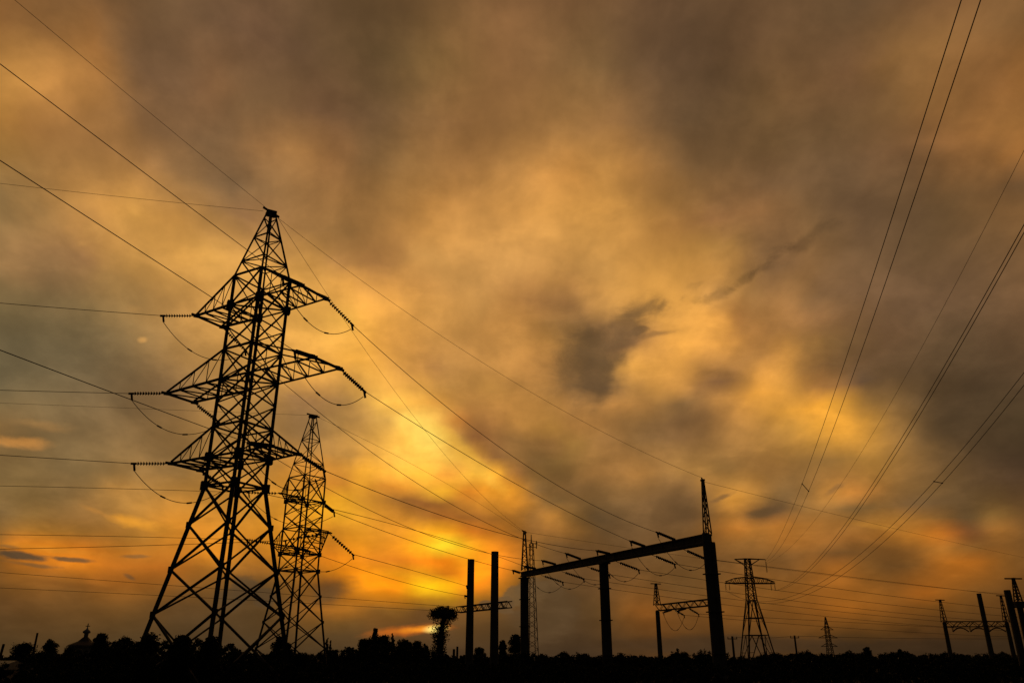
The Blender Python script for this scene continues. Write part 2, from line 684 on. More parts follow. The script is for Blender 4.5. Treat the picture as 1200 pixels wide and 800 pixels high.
wire(ends[0], at(1330, 748, 200), 'low slack wire running right from the lattice beam beside the tall right post', .03, via=(1000, 736))
wire(ends[1], at(1330, 745, 200), 'second low slack wire running right from the lattice beam, just above the other', .03, via=(1000, 729))

# unfinished pair of posts and the portal behind them -------------------------
postA = at(580, 646, 75)
postB = at(552, 655, 81)
for p, lab in ((postA, 'bare concrete post standing alone left of the solid beam, taller right one of two'),
               (postB, 'bare concrete post standing alone left of the solid beam, shorter left one of two')):
    t = thing('concrete_post', lab, 'post', (p.x, p.y, 0), 'bare concrete posts')
    m = MB()
    m.lathe((p.x, p.y, -.3), [(0, .4), (p.z * .5, .36), (p.z + .2, .335), (p.z + .3, .335)], 14)
    m.build('shaft', M['concrete'], t)
    m = MB()
    m.lathe((p.x, p.y, 0), [(0, .8), (.18, .8), (.25, .55)], 12)
    m.build('footing', M['concrete'], t)
qA, qB = at(537, 716.5, 124), at(597, 705.5, 112)
c1 = at(550.5, 714, 121.5)
c2 = at(578.5, 709, 115.5)
far_gate = small_portal('distant portal gantry whose slanting beam shows between and behind the two bare posts',
                        Vector((qA.x, qA.y, 0)), Vector((qB.x, qB.y, 0)), (qA.z + qB.z) / 2,
                        [(Vector((c1.x, c1.y, 0)), at(550, 682, c1.y).z), (Vector((c2.x, c2.y, 0)), at(578, 682, c2.y).z)],
                        .3, [], .8, 16)
fz = (qA.z + qB.z) / 2

# smaller tower's strings and wires -------------------------------------------
fa = [at(549.5, 687, c1.y), at(549.5, 699, c1.y), GL + Vector((-.35, -.3, GZ + .1))]
ins2 = [(t2R2, (413, 649), fa[0], (480, 667)), (t2R1, (391, 599.5), fa[2], (547, 654)), (t2L2 + hdg(38) * 2.0, (362, 646), fa[1], (470, 681))]
lab2 = ["wire from the smaller pylon's low near crossarm to a post behind the left bare post",
        "wire from the smaller pylon's upper part to the solid beam's left end",
        "wire from the smaller pylon's low far crossarm to a post behind the left bare post"]
br2 = MB()
br2.bar(Vector((T2.x, T2.y, 14.35)) + hdg(128) * 1.1, t2R1, .16, .12)
br2.bar(Vector((T2.x, T2.y, 16.2)) + hdg(128) * 1.1, t2R1 + Vector((0, 0, .1)), .08, .08)
br2.build('bracket', M['steel'], tower2)
s2 = []
for i, (tip, e, dst, via) in enumerate(ins2):
    dh = Vector((dst.x - tip.x, dst.y - tip.y, 0)).normalized()
    e2 = at(e[0], e[1], tip.y + dh.y * 2.0)
    insulator(tower2, tip, e2, .15, 9)
    din = (e2 - dst).normalized()
    st = dst + din * 2.0
    insulator(far_gate if i < 1 or i > 1 else gate, dst, st, .14, 8)
    wire(e2, st, lab2[i], .028, via=via)
    s2.append(e2)
lef = [(t2L1, (0, 569), (292, 577)), (t2L2, (0, 626), (290, 632)), (t2R2, (0, 643), (335, 633))]
labl = ['level wire running left from the upper far arm of the smaller pylon',
        'level wire running left from the low far crossarm of the smaller pylon',
        'level wire running left from the low near crossarm of the smaller pylon']
for i, (tip, aim, e) in enumerate(lef):
    e1 = at(e[0], e[1], tip.y - .35)
    insulator(tower2, tip, e1, .15, 9)
    far = at(-500, aim[1] + (1 if i else -4), tip.y - 4)
    wire(e1, far, labl[i], .024, via=(0, aim[1]))
    jumper(tower2, e1, s2[(1, 2, 0)[i]], 1.5, .022)
P2 = Vector((T2.x, T2.y, 22.1))
wire(P2 - hdg(80) * .5, at(-500, 452, 66), 'thin earth wire from the peak of the smaller pylon out to the left edge', .014, via=(0, 472))
wire(P2 + hdg(30) * .5, TOP_L - hdg(40) * .8, "thin earth wire from the smaller pylon's peak to the solid beam's left spire", .014, via=(500, 553))
wire(at(-200, 655, 100), Vector((qA.x, qA.y, fz + .4)), 'faint low wire crossing behind both pylons, the upper of the two lowest', .03, via=(180, 684))
wire(at(-200, 680, 110), Vector((c1.x - .5, c1.y, fz - .5)), 'faint low wire crossing behind both pylons, the lowest of all on the left', .03, via=(240, 700))

# ------------------------------------------------------------------ guyed mast behind the portal
mc = at(622.5, 626, 190)
mast = thing('lattice_mast', 'slender tapering lattice radio mast behind the left post of the solid beam', 'mast', (mc.x, mc.y, 0))
m = MB()
lattice_mast(m, (mc.x, mc.y, 0), mc.z * .93, 2.3, .75, 26, .13, .3)
m.build('shaft', M['rust'], mast)
m = MB()
m.cone((mc.x, mc.y, mc.z * .93), (mc.x, mc.y, mc.z), .18, .08, 8)
m.bar((mc.x - .3, mc.y, mc.z * .93), (mc.x + 1.5, mc.y, mc.z * .93), .12)
m.bar((mc.x - 1.3, mc.y, mc.z * .9), (mc.x + 1.2, mc.y, mc.z * .9), .12)
m.bar((mc.x + 1.2, mc.y, mc.z * .89), (mc.x + 1.2, mc.y, mc.z * .95), .18)
m.build('aerial', M['steel'], mast)

# ------------------------------------------------------------------ the suspension pylon on the right
D3 = 163.0
c3 = at(889.5, 784, D3)
C3 = Vector((c3.x, c3.y, 0))
py3 = thing('suspension_pylon', 'slim lattice pylon with short top arm and one wide crossarm right of the gantry', 'power pylon', C3)
u3, v3 = hdg(86), hdg(-4)
z3 = [0, 6.3, 9.4, 12.7, 15.9, 20.6]
h3 = [2.9, 1.9, 1.42, .84, .68, .46]


def c3k(k, i=None, z=None):
    h = h3[i] if z is None else np.interp(z, z3, h3)
    z = z3[i] if z is None else z
    su, sv = ((1, 1), (1, -1), (-1, -1), (-1, 1))[k]
    return C3 + u3 * su * h + v3 * sv * h + Vector((0, 0, z))


for k in range(4):
    m = MB()
    for i in range(5):
        m.angle(c3k(k, i), c3k(k, i + 1), .24 if i < 3 else .2, C3 - c3k(k, 0))
    m.build('leg', M['steel'], py3)
m = MB()
for k in range(4):
    j = (k + 1) % 4
    for z in (6.3, 9.4, 12.7, 15.9, 16.9, 20.6):
        m.angle(c3k(k, z=z), c3k(j, z=z), .14, (0, 0, 1))
    for a, b_ in ((0.1, 6.3), (6.3, 12.7)):
        mid = (c3k(k, z=b_) + c3k(j, z=b_)) / 2
        m.angle(c3k(k, z=a), mid, .13)
        m.angle(c3k(j, z=a), mid, .13)
        m.angle(c3k(k, z=(a + b_) / 2), (c3k(k, z=a) + mid) / 2, .09)
        m.angle(c3k(j, z=(a + b_) / 2), (c3k(j, z=a) + mid) / 2, .09)
    zs = [12.7, 14.3, 15.9, 16.9, 18.2, 19.4, 20.6]
    for a, b_ in zip(zs, zs[1:]):
        m.angle(c3k(k, z=a), c3k(j, z=b_), .1)
        m.angle(c3k(j, z=a), c3k(k, z=b_), .1)
m.build('bracing', M['steel'], py3)
low = {}
for s, L in ((-1, 4.9), (1, 5.0)):
    m = MB()
    tip = C3 + u3 * s * L + Vector((0, 0, 15.9))
    ks = (0, 1) if s > 0 else (3, 2)
    for k in ks:
        b0 = c3k(k, z=15.9)
        t0 = c3k(k, z=17.1)
        tipk = tip + (b0 - C3 - Vector((0, 0, 15.9))).dot(v3) * v3 * .35
        m.angle(b0, tipk, .2)
        kn = b0.lerp(tipk, .55) + Vector((0, 0, .95))
        m.angle(t0, kn, .14)
        m.angle(kn, tipk + Vector((0, 0, .3)), .14)
        for i in range(5):
            f0, f1 = i / 5, (i + .5) / 5
            up = lambda f: (t0.lerp(kn, f / .55) if f < .55 else kn.lerp(tipk + Vector((0, 0, .3)), (f - .55) / .45))
            m.angle(b0.lerp(tipk, f0), up(f1), .08)
            m.angle(up(f1), b0.lerp(tipk, min(1, f0 + .2)), .08)
    m.angle(tip - v3 * .35, tip + v3 * .35, .15)
    m.build('crossarm', M['steel'], py3)
    for o_ in (0, .75):
        p = tip - u3 * s * o_ - Vector((0, 0, .05))
        insulator(py3, p, p - Vector((0, 0, 1.25)), .13, 6, clamp=False)
    low[s] = tip - Vector((0, 0, 1.3))
for s, L in ((-1, 2.6), (1, 3.75)):
    m = MB()
    tip = C3 + u3 * s * L + Vector((0, 0, 20.5))
    for k in ((0, 1) if s > 0 else (3, 2)):
        m.angle(c3k(k, z=20.6), tip, .17)
        m.angle(c3k(k, z=19.4), tip - u3 * s * (.1 if s < 0 else 1.3), .12)
    m.build('top_arm', M['steel'], py3)
    if s > 0:
        insulator(py3, tip, tip - Vector((-.0, 0, 2.55)), .17, 12, clamp=False)
        low[2] = tip - Vector((0, 0, .3))
    else:
        low[-2] = tip
ends3 = []
for i, (px, py, Y, key, via, lab) in enumerate([
        (1174, -150, 13, 2, (988, 430), "steep wire climbing from the slim pylon's top arm, left one of the close pair"),
        (1199, -150, 13.2, 2, (1003, 430), "steep wire climbing from the slim pylon's top arm, right one of the close pair"),
        (1262, 150, 25, 1, (1067, 496), 'long wire to the right edge from the wide crossarm, upper of the middle pair'),
        (1266, 152, 25.2, 1, (1072, 496), 'long wire to the right edge from the wide crossarm, lower of the middle pair'),
        (1265, 350, 40, -1, (1033, 627), 'long wire to the right edge from the wide crossarm, upper of the lowest pair'),
        (1275, 352, 40.2, -1, (1044, 627), 'long wire to the right edge from the wide crossarm, lower of the lowest pair')]):
    A = low[key] + u3 * (.2 if i % 2 else -.2)
    B = at(px, py, Y)
    wire(A, B, lab, .020 if i < 2 else .024, via=via, ext=25)
    s_ = sag_for(A, B, *via)
    ends3.append(curve_pts(A, B, s_, 400))
for i, py in ((0, 567), (4, 563)):       # spacers holding each pair apart
    a_ = min(ends3[i], key=lambda p: abs(proj(p)[1] - py))
    b_ = min(ends3[i + 1], key=lambda p: abs(p.y - a_.y))
    mm_ = MB()
    mm_.bar(a_, b_, .05, .05)
    for e_ in (a_, b_):
        mm_.box(e_, .09, .09, .09)
    tag(recentre(mm_.build('wire_spacer', M['steel'])), ['short spacer joining the steep close pair of wires, low down near the slim pylon',
        'short spacer joining the lowest pair of wires sweeping to the right edge'][i // 4], 'spacer', 'wire spacers')
B = at(1262, 52, 20)
wire(low[-2], B, 'very faint thin earth wire rising to the right edge above the middle pair', .010, via=(1013, 524), ext=25)
# spacer between the steep pair is part of the left wire's hardware: small bar with two clamps

# ------------------------------------------------------------------ far pylon
D4 = 520.0
c4 = at(973, 765, D4)
C4 = Vector((c4.x, c4.y, 0))
py4 = thing('distant_pylon', 'tiny far off lattice pylon with three crossarms above the right tree line', 'power pylon', C4)
zt = at(973, 722.5, D4).z
m = MB()
def c4k(k, z):
    h = np.interp(z, [0, zt * .45, zt * .76, zt], [2.1, 1.2, 1.05, .2])
    return C4 + Vector((((1, 1, -1, -1)[k]) * h, ((1, -1, -1, 1)[k]) * h, z))
for k in range(4):
    j = (k + 1) % 4
    zs = list(np.linspace(0, zt, 12))
    for a, b_ in zip(zs, zs[1:]):
        m.angle(c4k(k, a), c4k(k, b_), .26)
        m.angle(c4k(k, a), c4k(j, b_), .2)
        m.angle(c4k(j, a), c4k(k, b_), .2)
m.build('body', M['steel'], py4)
for yy, L in ((737.5, 4.4), (747, 6.2), (757, 5.4)):
    z = at(973, yy, D4).z
    for s in (-1, 1):
        m = MB()
        t = C4 + Vector((s * L, s * 1.0, z))
        for k in ((0, 1) if s > 0 else (3, 2)):
            m.angle(c4k(k, z), t, .32)
            m.angle(c4k(k, z + 1.8), t, .22)
        m.build('crossarm', M['steel'], py4)

# ------------------------------------------------------------------ the right-hand portals
a, b_ = at(1107, 731, 130), at(1180, 731, 130)
A0, B0 = Vector((a.x, a.y, 0)), Vector((b_.x, b_.y, 0))
rp = small_portal('low portal gantry near the right edge, with two spired posts and a lattice beam', A0, B0, a.z,
                  [(A0, a.z + .3), (B0, a.z + .3)], .31,
                  [(A0, a.z + .3, at(1105, 703, 130).z - a.z - .3, .62), (B0, a.z + .3, at(1176, 698, 130).z - a.z - .3, .62)],
                  .75, 10)
for f0, f1 in ((.08, .33), (.36, .62), (.66, .92)):
    p, q = A0.lerp(B0, f0) + Vector((0, -.6, a.z - .4)), A0.lerp(B0, f1) + Vector((0, -.6, a.z - .4))
    m = MB()
    m.tube(curve_pts(p - Vector((0, 0, .7)), q - Vector((0, 0, .7)), -.55, 12), .09, 6)
    m.build('busbar', M['steel'], rp)
    m = MB()
    for i in range(6):
        c = p.lerp(p + Vector((0, 0, -.7)), i / 6)
        m.cone(c, c - Vector((0, 0, .07)), .1, .17, 8)
    m.build('insulator', M['glass'], rp)
p = at(1147, 695, 112)
t = thing('concrete_post', 'plain leaning-looking post without spire standing in front of the low portal near the right edge', 'post', (p.x, p.y, 0), 'bare concrete posts')
m = MB()
m.lathe((p.x, p.y, -.3), [(0, .35), (p.z * .5, .31), (p.z + .3, .29)], 14)
m.build('shaft', M['concrete'], t)
m = MB()
m.lathe((p.x, p.y, 0), [(0, .9), (.18, .9), (.25, .65)], 12)
m.build('footing', M['concrete'], t)
a = at(1180, 691, 82)
A0 = Vector((a.x, a.y, 0))
bz = at(1190, 708, 82).z
B0 = A0 + Vector((11, 1.5, 0))
ep = thing('portal_gantry', 'portal gantry cut off by the right edge, with thick post, spire and solid beam', 'gantry', A0, 'portal gantries of the substation')
concrete_post(ep, A0, a.z, .36, .31)
concrete_post(ep, A0 + Vector((1.0, .2, 0)), bz - .2, .3, .27)
concrete_post(ep, B0, bz + .3, .5, .44)
m = MB()
dd = (B0 - A0).normalized()
nn = Vector((-dd.y, dd.x, 0))
m.prism(A0 + dd * .5 + Vector((0, 0, bz)), B0 + Vector((0, 0, bz)) - dd * .45, [nn * x + Vector((0, 0, y)) for x, y in ((-.3, -.3), (.3, -.3), (.3, .3), (-.3, .3))])
m.build('beam', M['concrete'], ep)
spire(ep, A0 + Vector((1.0, .2, 0)), bz + .32, at(1187, 678, 82).z - bz - .32, .5, .09, .4, True, 85)

# ------------------------------------------------------------------ small poles
def pole(px, ytop, D, label, r=.12, arm=0, tilt=0, name='utility_pole', cat='pole'):
    p = at(px, ytop, D)
    t = thing(name, label, cat, (p.x, p.y, 0), 'small utility poles')
    m = MB()
    m.cone((p.x - tilt, p.y, -.2), (p.x, p.y, p.z), r * 1.25, r, 8)
    m.build('shaft', M['wood'], t)
    if arm:
        m = MB()
        m.bar((p.x - arm, p.y, p.z - .4), (p.x + arm, p.y + .1, p.z - .4), .12)
        for s in (-.9, .9):
            m.cone((p.x + s * arm, p.y, p.z - .34), (p.x + s * arm, p.y, p.z - .05), .07, .05, 6)
        m.build('crossbar', M['wood'], t)
    return p


q1 = pole(858, 745, 140, 'thin utility pole just right of the tall concrete post', .17, .8)
q2 = pole(931, 744, 150, 'thin utility pole right of the slim pylon', .15, .8)
wire(q1 - Vector((0, 0, .1)), q2 - Vector((0, 0, .1)), 'thin low wire strung between the two small poles either side of the slim pylon', .03, sag=.25)
wire(q2 - Vector((0, 0, .1)), at(1330, 745, 180), 'thin low wire running right from the small pole beside the slim pylon', .03, sag=.5)
pole(44, 741, 108, 'thin upright pole poking out of the small trees on the far left', .12)
pole(4.5, 754, 100, 'short slanted pole at the far left edge', .14, 0, .25)
pole(532, 760, 112, 'low dark stake right of the ivy covered tree, shorter of two', .16)
pole(536, 757, 113, 'low dark stake right of the ivy covered tree, taller of two', .14)
pole(898, 762, 150, 'short thin stake between the legs of the slim pylon', .1)

# ------------------------------------------------------------------ buildings on the horizon
ch = at(97, 765, 150)
chv = thing('church', 'small church with a pointed roof, thin cupola and cross on the far left skyline', 'church', (ch.x, ch.y, 0))
mp = mpp(ch)
zr = at(97, 757, 150).z
zn = at(97, 746, 150).z
zc_ = at(97, 737, 150).z
zx = at(97, 730, 150).z
m = MB()
m.box((ch.x, ch.y, zr / 2), 4.2, 4.2, zr, .3)
m.box((ch.x + 4.2, ch.y + .8, zr * .35), 5, 4, zr * .7, .3)
wl = m.build('wall', M['plaster'], chv)
m = MB()
m.lathe((ch.x, ch.y, zr), [(0, 2.9), (.25, 2.6), (.55 * (zn - zr), 1.15), (zn - zr, .42)], 8, .3)
m.build('roof', M['roof'], chv)
m = MB()
m.lathe((ch.x, ch.y, zn), [(0, .34), (.45 * (zc_ - zn), .36), (.55 * (zc_ - zn), .62), (.75 * (zc_ - zn), .66), (zc_ - zn, .22), (zc_ - zn + .35, .07)], 12)
m.build('cupola', M['tin'], chv, smooth=True)
m = MB()
m.bar((ch.x, ch.y, zc_ + .2), (ch.x, ch.y, zx), .14)
m.bar((ch.x - .38, ch.y, zx - .45), (ch.x + .38, ch.y, zx - .45), .12)
m.build('cross', M['steel'], chv)


def shed(px0, px1, yr, D, label, wallm, roofm):
    a, b_ = at(px0, yr, D), at(px1, yr, D)
    w = b_.x - a.x
    c = Vector(((a.x + b_.x) / 2, D, 0))
    t = thing('low_shed', label, 'shed', c, 'low sheds on the horizon')
    zt_ = a.z
    m = MB()
    m.box((c.x, c.y, zt_ * .32), w * .94, 4, zt_ * .64)
    wl = m.build('wall', wallm, t)
    d = MB()
    d.box((c.x + w * .15, c.y - 2.02, .95), .9, .06, 1.9)
    d.build('door', M['wood'], t)
    m = MB()
    prof = [Vector((0, -2.3, 0)), Vector((0, 0, zt_ * .36)), Vector((0, 2.3, 0)), Vector((0, 0, zt_ * .36 - .1))]
    prof = [Vector((0, -2.35, 0)), Vector((0, 2.35, 0)), Vector((0, 2.35, .08)), Vector((0, 0, zt_ * .36)), Vector((0, -2.35, .08))]
    m.prism(Vector((c.x - w / 2, c.y, zt_ * .64)), Vector((c.x + w / 2, c.y, zt_ * .64)), prof)
    m.build('roof', roofm, t)


shed(-16, 20, 773.5, 62, 'low shed with a pale tin roof at the far left edge', M['plaster'], M['tin'])
shed(240, 262, 768.5, 95, 'low shed with a grey roof half hidden below the largest pylon', M['plaster'], M['tin'])
shed(355, 378, 769, 120, 'low dark shed right of the feet of the smaller pylon', M['plaster'], M['roof'])

# ------------------------------------------------------------------ trees
def leaf_cloud(m, rng, clumps, n, size):
    tot = sum(c[3] for c in clumps)
    for (cx, cy, cz, r, zs) in clumps:
        k = max(8, int(n * r / tot))
        d = rng.normal(size=(k, 3))
        d /= np.linalg.norm(d, axis=1)[:, None]
        rad = r * rng.random(k) ** .45 * (1 + .13 * rng.normal(size=k))
        pos = d * rad[:, None]
        pos[:, 2] *= zs
        pos += (cx, cy, cz)
        a = rng.normal(size=(k, 3))
        a /= np.linalg.norm(a, axis=1)[:, None]
        b = np.cross(a, rng.normal(size=(k, 3)))
        b /= np.linalg.norm(b, axis=1)[:, None]
        s = size * (.6 + .8 * rng.random(k))
        o = len(m.v)
        u_, w_ = a * s[:, None], b * s[:, None] * .55
        m.v.extend(np.stack([pos - u_, pos + w_, pos + u_, pos - w_], 1).reshape(-1, 3).tolist())
        m.f.extend((o + 4 * np.arange(k)[:, None] + np.arange(4)).tolist())


def tree(name, cat, label, px, ytop, wpx, D, shape='round', group=None, seed=0, mat='leaf', dens=1.0, lean=0):
    rng = np.random.default_rng(seed * 7 + 3)
    tp = at(px, ytop, D)
    H = max(tp.z, .8)
    mp = mpp(tp)
    W = wpx * mp
    x, y = tp.x, tp.y
    t = thing(name, label, cat, (x, y, 0), group)
    clumps = []
    trunk = MB()
    if shape == 'column':
        n = max(6, int(H / W * 2.2))
        for i in range(n):
            f = (i + .5) / n
            r = W * .5 * (1 - .55 * abs(f - .4)) * (.75 + .35 * rng.random())
            if f > .8:
                r *= max(.35, (1.12 - f) / .32)
            clumps.append((x + rng.normal() * W * .1, y + rng.normal() * W * .1, H * (.06 + .9 * f), r, 1.25))
        trunk.tube([(x, y, -.1), (x, y, H * .5), (x + .05, y, H * .92)], [W * .09, W * .06, .02], 7)
    elif shape == 'ivy':                                    # a pollard: thick ivy-covered trunk with a mushroom head
        n = 9
        for i in range(n):
            f = i / (n - 1)
            wv = W * (.25 + .03 * math.sin(f * 9) + .06 * (f < .2))
            clumps.append((x - W * .08 + rng.normal() * .1, y, H * (.04 + .62 * f), wv * (1.0 + .25 * rng.random()), 1.2))
        for a_, r_, rr in ((0, .0, .3), (20, .30, .2), (75, .27, .2), (130, .3, .2), (190, .33, .2), (240, .3, .19), (300, .3, .2), (345, .36, .18)):
            clumps.append((x + math.cos(R(a_)) * W * r_, y + math.sin(R(a_)) * W * r_, H * (.85 + .02 * rng.normal()), W * rr * 1.12, .8))
        for sx in (-.3, -.1, .12, .3):
            clumps.append((x + sx * W, y, H * (.93 - .25 * abs(sx) ** 1.5), W * .17, .75))
        clumps.append((x + W * .1, y, H * .73, W * .2, 1.0))
        trunk.tube([(x - W * .1, y, -.1), (x - W * .08, y, H * .45), (x, y, H * .8)], [W * .14, W * .11, W * .07], 8)
    else:
        bushy = shape == 'bush'
        z0 = .03 if bushy else .06
        n = 24 if bushy else 28
        for i in range(n):
            a_ = rng.random() * 2 * math.pi
            rr = rng.random() ** .6 * W * .31
            f = z0 + (1 - z0) * rng.random() ** (.8 if bushy else .7)
            prof = math.sqrt(max(.06, 1 - ((f - .42) / .62) ** 2))
            r = W * (.11 + .12 * rng.random())
            zc = min(f * H * (1 - .5 * (rr / W) ** 1.5), H - r * .8)
            clumps.append((x + math.cos(a_) * rr * prof + lean * f, y + math.sin(a_) * rr * prof, zc, r, .85))
        tx = rng.normal() * W * .08
        for f in (.45, .6, .74, .86):
            clumps.append((x + (lean * 1.1 + tx) * f, y, H * f, W * (.34 - .2 * f), .9))
        clumps.append((x + lean * .95 + tx, y, H - W * .12, W * .13, .9))
        if shape == 'spiky':
            for i in range(9):
                a_ = rng.random() * 6.28
                xx = x + math.cos(a_) * W * .42 * rng.random() ** .5
                yy = y + math.sin(a_) * W * .3
                top = H * (.8 + .35 * rng.random())
                b0 = Vector((x + (xx - x) * .5, yy, H * .3))
                b1 = Vector((xx + rng.normal() * .25, yy, top))
                trunk.tube([b0, (b0 + b1) / 2 + Vector((.08, 0, 0)), b1], [.05, .03, .012], 5)
                for q in range(3):
                    c = b0.lerp(b1, .6 + .17 * q)
                    clumps.append((c.x, c.y, c.z, .16 + .1 * rng.random(), 1.3))
        trunk.tube([(x, y, -.1), (x + W * .02, y, H * .3), (x + lean * .6, y + .03, H * .7)], [W * .055 + .04, W * .045 + .03, .03], 7)
        for i in range(5):
            c = clumps[i]
            b0 = Vector((x, y, H * (.2 + .06 * i)))
            b1 = Vector((c[0], c[1], c[2]))
            trunk.tube([b0, (b0 + b1) / 2 + Vector((0, 0, .12)), b1], [W * .025 + .02, W * .016 + .015, .012], 5)
    cr = MB()
    area = W * H
    size = max(.06, min(.4, .95 * mp))
    n = int(min(9000, max(700, dens * 4.6 * area / size ** 2)))
    leaf_cloud(cr, rng, clumps, n, size)
    trunk.build('trunk', M['bark'], t)
    cr.build('crown', M[mat], t)
    return t


G1 = 'trees and bushes along the horizon'
TREES = [
    # name, category, label, px, ytop, width px, distance, shape
    ('small_tree', 'tree', 'small rounded tree below the thin upright pole on the far left', 30, 752.5, 40, 112, 'round'),
    ('small_tree', 'tree', 'small ragged tree just left of the church roof', 62, 748, 26, 106, 'round'),
    ('bush', 'bush', 'low bush in front of the church wall', 84, 757, 26, 104, 'bush'),
    ('small_tree', 'tree', 'feathery tree just right of the church roof', 120, 741.5, 28, 98, 'round'),
    ('bush', 'bush', 'broad low bush between the church and the largest pylon', 146, 745.5, 44, 88, 'bush'),
    ('bush', 'bush', 'big dark bush at the left foot of the largest pylon', 178, 742, 46, 36, 'bush'),
    ('bush', 'bush', 'wide dark bush covering the middle feet of the largest pylon', 214, 744, 52, 35, 'bush'),
    ('bush', 'bush', 'dark bush covering the gap before the right foot of the largest pylon', 248, 745, 46, 36, 'bush'),
    ('bush', 'bush', 'low trailing bush at the right foot of the largest pylon', 275, 763, 40, 48, 'bush'),
    ('small_tree', 'tree', 'slanting young tree leaning right between the two pylons', 312, 745, 24, 56, 'lean'),
    ('bush', 'bush', 'small bush at the foot of the smaller pylon, right of the slanting young tree', 338, 753, 18, 58, 'bush'),
    ('bush', 'bush', 'low flat bush in front of the smaller pylon', 352, 765, 40, 60, 'bush'),
    ('thin_poplar', 'tree', 'very thin dark poplar right of the smaller pylon, taller one of two', 384, 745, 4.2, 115, 'column'),
    ('thin_poplar', 'tree', 'very thin dark poplar right of the smaller pylon, shorter one of two', 387.6, 748, 3.4, 117, 'column'),
    ('bush', 'bush', 'low bush below the two thin poplars', 388, 761, 34, 100, 'bush'),
    ('small_tree', 'tree', 'small round tree right of the two thin poplars', 411, 757, 16, 110, 'round'),
    ('poplar', 'tree', 'blunt topped poplar, tallest of the dark clump left of the ivy covered tree', 438.5, 733.5, 14, 104, 'column'),
    ('small_tree', 'tree', 'dense tree at the left side of the blunt topped poplar', 428, 748, 32, 103, 'round'),
    ('small_tree', 'tree', 'dense tree at the right side of the blunt topped poplar', 450, 744, 32, 106, 'round'),
    ('poplar', 'tree', 'narrow pointed poplar right of the blunt topped one', 460.5, 739.5, 5.5, 105, 'column'),
    ('small_tree', 'tree', 'round tree right of the narrow pointed poplar', 473, 748.5, 32, 108, 'round'),
    ('small_tree', 'tree', 'round tree filling the right end of the dark clump', 489, 750.5, 26, 107, 'round'),
    ('small_tree', 'tree', 'thin scraggy tree closing the dark clump on the right', 500, 752, 8, 104, 'column'),
    ('pollard', 'tree', 'ivy covered tree with a mushroom shaped head before the brightest glow', 520, 707, 33, 90, 'ivy'),
    ('bush', 'bush', 'bush at the foot of the ivy covered tree', 514, 768, 34, 86, 'bush'),
    ('bush', 'bush', 'rounded bush at the foot of the left bare post', 562, 758, 24, 92, 'bush'),
    ('small_tree', 'tree', 'lower tree left of the left post of the solid beam', 590, 749, 17, 112, 'round'),
    ('small_tree', 'tree', 'taller tree just behind the left post of the solid beam', 604, 743, 26, 116, 'round'),
    ('bush', 'bush', 'low bush right of the slender radio mast', 636, 767, 24, 110, 'bush'),
    ('bush', 'bush', 'rounded bush halfway between the radio mast and the middle post', 662, 763, 20, 112, 'bush'),
    ('bush', 'bush', 'broad bush touching the middle post on its left', 684, 766, 30, 110, 'bush'),
    ('bush', 'bush', 'low bush right of the middle post', 728, 768.5, 24, 112, 'bush'),
    ('bush', 'bush', 'small rounded bush halfway between the middle post and the lattice beam post', 742, 767.5, 20, 114, 'bush'),
    ('bush', 'bush', 'spiky bush at the right of the lattice beam post', 800, 764, 38, 84, 'spiky'),
    ('bush', 'bush', 'spiky bush against the foot of the tall right post', 824, 766, 34, 82, 'spiky'),
    ('bush', 'bush', 'ragged low bush right of the tall right post', 848, 769, 14, 84, 'spiky'),
    ('bush', 'bush', 'dark bush beginning the right tree line, below the slim pylon', 909, 765, 30, 120, 'bush'),
    ('bush', 'bush', 'dark bush in the right tree line beside the thin pole', 938, 765, 32, 125, 'bush'),
    ('small_tree', 'tree', 'small tree rising from the right tree line, right of the far off pylon', 1015, 757, 17, 230, 'round'),
    ('small_tree', 'tree', 'tiny pointed tree rising from the right tree line left of the low portal', 1054, 760, 11, 235, 'round'),
]
for i, (nm, cat, lab, px, yt, w, D, sh) in enumerate(TREES):
    tree(nm, cat, lab, px, yt, w, D, 'round' if sh == 'lean' else sh, G1, i + 1, 'leaf' if i % 2 else 'leaf_dark',
         4.0 if sh == 'ivy' else 1.4 if sh == 'column' else 1.1, .9 if sh == 'lean' else 0)


def wood(name, label, pts, seed, step=2.2):
    """A far wood read as one mass: leaf clumps in a band, pts = (px, ytop, D)."""
    rng = np.random.default_rng(seed)
    m = MB()
    cl = []
    for (p0, y0, d0), (p1, y1, d1) in zip(pts, pts[1:]):
        n = int(abs(p1 - p0) / step)
        for i in range(n):
            f = i / n
            px, yt, D = p0 + (p1 - p0) * f, y0 + (y1 - y0) * f, d0 + (d1 - d0) * f
            p = at(px, yt, D)
            mp = mpp(p)
            sw = math.sin(px * .11 + seed) + .6 * math.sin(px * .27 + 2 * seed) + .45 * math.sin(px * .63 + seed)
            h = max(.9, p.z + mp * (1.7 * sw + .7 * max(-2, min(2, rng.normal()))))
            r = mp * (2.0 + 2.6 * rng.random())
            for z in np.arange(r * .5, h, r * 1.2):
                cl.append((p.x + rng.normal() * r * .3, p.y + max(-2, min(2, rng.normal())) * 1.2, min(z, h - r * .6), r, .9))
    D = pts[0][2]
    leaf_cloud(m, rng, cl, len(cl) * 85, .95 * D / F)
    o = m.build(name, M['leaf_dark'])
    o['kind'] = 'stuff'
    o['label'], o['category'] = label, 'wood'
    return o


